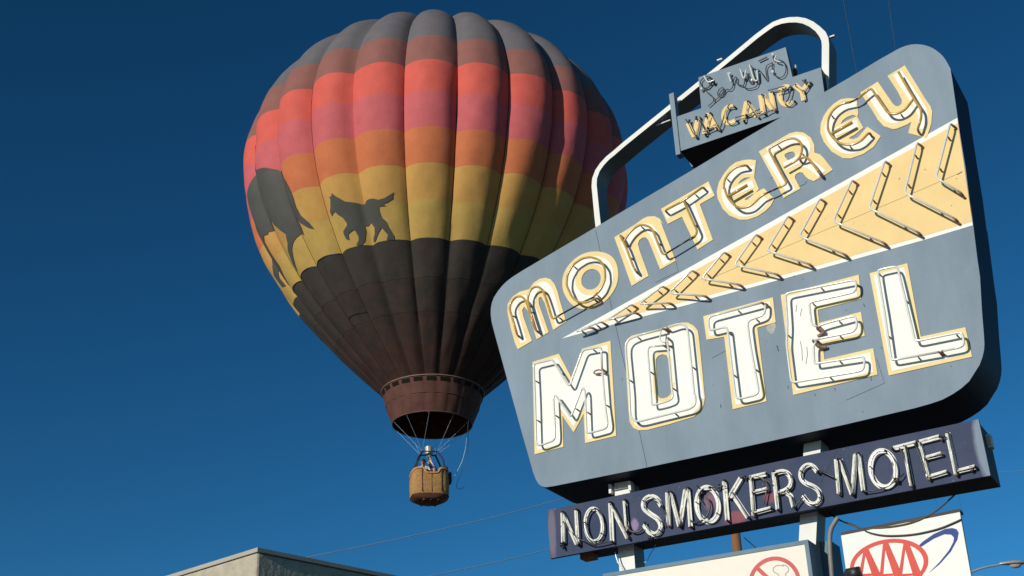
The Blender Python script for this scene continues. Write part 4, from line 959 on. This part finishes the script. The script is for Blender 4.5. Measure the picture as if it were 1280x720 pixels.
# ------------------------------------------------------------------ people in the basket
M['skin'] = mat('skin', (.42, .24, .16), .6, var=.05)
M['hair'] = mat('dark_hair', (.03, .02, .015), .7)
def person(base, face_dir, cloth, label, arm_pose, hs_=1.0):
    fd = face_dir.normalized(); sdv = fd.cross(UP)
    def P(x, y, z): return base+sdv*x+fd*y+UP*z*hs_
    J = {'pel': (0, 0, .95, .15), 'bel': (0, .01, 1.1, .14), 'che': (0, .01, 1.32, .165), 'neck': (0, 0, 1.47, .06), 'head0': (0, .01, 1.56, .075), 'head1': (0, .015, 1.64, .095), 'head2': (0, .0, 1.72, .07)}
    ed = [('pel', 'bel'), ('bel', 'che'), ('che', 'neck'), ('neck', 'head0'), ('head0', 'head1'), ('head1', 'head2')]
    for s, tg in ((-1, 'l'), (1, 'r')):
        J['hip'+tg] = (.09*s, 0, .88, .09); J['kn'+tg] = (.10*s, .03, .48, .06); J['an'+tg] = (.10*s, 0, .08, .042); J['to'+tg] = (.11*s, .16, .04, .035)
        ed += [('pel', 'hip'+tg), ('hip'+tg, 'kn'+tg), ('kn'+tg, 'an'+tg), ('an'+tg, 'to'+tg)]
        J['sh'+tg] = (.19*s, 0, 1.40, .06); el, wr = arm_pose[tg]
        J['el'+tg] = (*el, .042); J['wr'+tg] = (*wr, .028)
        w3 = Vector(wr); e3 = Vector(el); d_ = (w3-e3).normalized(); pm = w3+d_*.06; J['pm'+tg] = (*pm, .035)
        ed += [('che', 'sh'+tg), ('sh'+tg, 'el'+tg), ('el'+tg, 'wr'+tg), ('wr'+tg, 'pm'+tg)]
        for fi in range(4):
            q = pm+d_*(.075-.008*abs(fi-1.5))+Vector((0, 0, 0))+Vector(((fi-1.5)*.018, 0, -.02)); J['f%d%s' % (fi, tg)] = (*q, .009); ed.append(('pm'+tg, 'f%d%s' % (fi, tg)))
        q = pm+Vector((-.045*s, .02, .01)); J['th'+tg] = (*q, .01); ed.append(('pm'+tg, 'th'+tg))
    names = list(J); me = bpy.data.meshes.new('person')
    me.from_pydata([tuple(P(*J[n][:3])-base) for n in names], [(names.index(a), names.index(b)) for a, b in ed], []); me.update()
    tmp = bpy.data.objects.new('tmp', me); scn.collection.objects.link(tmp)
    m1 = tmp.modifiers.new('s', 'SKIN'); m1.use_smooth_shade = True; m2 = tmp.modifiers.new('ss', 'SUBSURF'); m2.levels = 1; m2.render_levels = 1
    for i, n in enumerate(names):
        sv = me.skin_vertices[0].data[i]; rr5 = J[n][3]; sv.radius = (rr5, rr5); sv.use_root = (n == 'pel')
    dg = bpy.context.evaluated_depsgraph_get(); dg.update()
    me2 = bpy.data.meshes.new_from_object(tmp.evaluated_get(dg)); bpy.data.objects.remove(tmp)
    me2.materials.clear(); me2.materials.append(M['skin']); me2.materials.append(cloth); me2.materials.append(M['jeans'])
    for p in me2.polygons:
        c_ = sum((me2.vertices[i].co for i in p.vertices), Vector())/len(p.vertices); z = c_.z/hs_
        lx = Vector((c_.x, c_.y, 0)).dot(sdv); armv = abs(lx) > .21 or Vector((c_.x, c_.y, 0)).dot(fd) > .22
        p.material_index = 2 if z < .93 else (0 if z > 1.47 and abs(lx) < .14 else 1)
        for tg in 'lr':
            if (c_-(P(*J['pm'+tg][:3])-base)).length < .13: p.material_index = 0
        p.use_smooth = True
    o = bpy.data.objects.new('person', me2); scn.collection.objects.link(o); o.location = base; ROOT[o.name] = base
    o['label'] = label; o['category'] = 'person'; o['group'] = 'people in the balloon basket'
    # hair cap and face
    hc = P(0, -.01, 1.68); vs = []; fs = []
    for i in range(7):
        ph = math.pi*.62*i/6
        for k in range(12):
            a = 2*math.pi*k/12; vs.append(hc+sdv*.102*math.sin(ph)*math.cos(a)+fd*.108*math.sin(ph)*math.sin(a)*(1 if math.sin(a) < 0 or ph < 1.1 else .7)+UP*.098*math.cos(ph))
    for i in range(6):
        for k in range(12): a = i*12+k; b = i*12+(k+1) % 12; fs.append((a, a+12, b+12, b))
    obj('hair', vs, fs, M['hair'], o, smooth=True)
    for sx in (-1, 1): obj('eye', *tube_geo([P(sx*.035, .085, 1.645), P(sx*.035, .108, 1.645)], .012, 6), M['hair'], o)
    obj('nose', *tube_geo([P(0, .09, 1.655), P(0, .125, 1.615), P(0, .10, 1.605)], .012, 6, rads=[.008, .015, .01]), M['skin'], o, smooth=True)
    obj('mouth', *tube_geo([P(-.025, .096, 1.58), P(0, .104, 1.577), P(.025, .096, 1.58)], .006, 6), M['suede'], o, smooth=True)
    for sx in (-1, 1): obj('ear', *tube_geo([P(sx*.092, -.005, 1.66), P(sx*.105, -.01, 1.64), P(sx*.094, 0, 1.60)], .014, 6), M['skin'], o, smooth=True)
    return o
M['jeans'] = mat('dark_trousers', (.03, .04, .07), .8)
cw = mat('pale_grey_shirt', (.5, .5, .5), .8); cb = mat('blue_shirt', (.07, .10, .33), .8); crd = mat('red_jacket', (.55, .06, .04), .8)
floor = BC+UP*-.02
person(floor+bxv*-.24+byv*-.12, Vector((.1, -1, 0)), cw, 'person in a pale shirt leaning on the left part of the basket rim', {'l': ((-.27, .12, 1.18), (-.16, .33, 1.16)), 'r': ((.28, .1, 1.18), (.2, .34, 1.14))}, .90)
person(floor+bxv*.06+byv*.16, Vector((-.3, -1, 0)), cb, 'person in a blue shirt reaching up to the burner', {'l': ((-.25, .18, 1.42), (-.12, .2, 1.66)), 'r': ((.26, .12, 1.2), (.18, .3, 1.3))}, .97)
person(floor+bxv*.18+byv*-.26, Vector((.35, -1, 0)), crd, 'person in a red jacket bending low behind the dip of the basket rim', {'l': ((-.24, .12, 1.16), (-.12, .24, 1.12)), 'r': ((.26, .1, 1.18), (.18, .26, 1.12))}, .70)
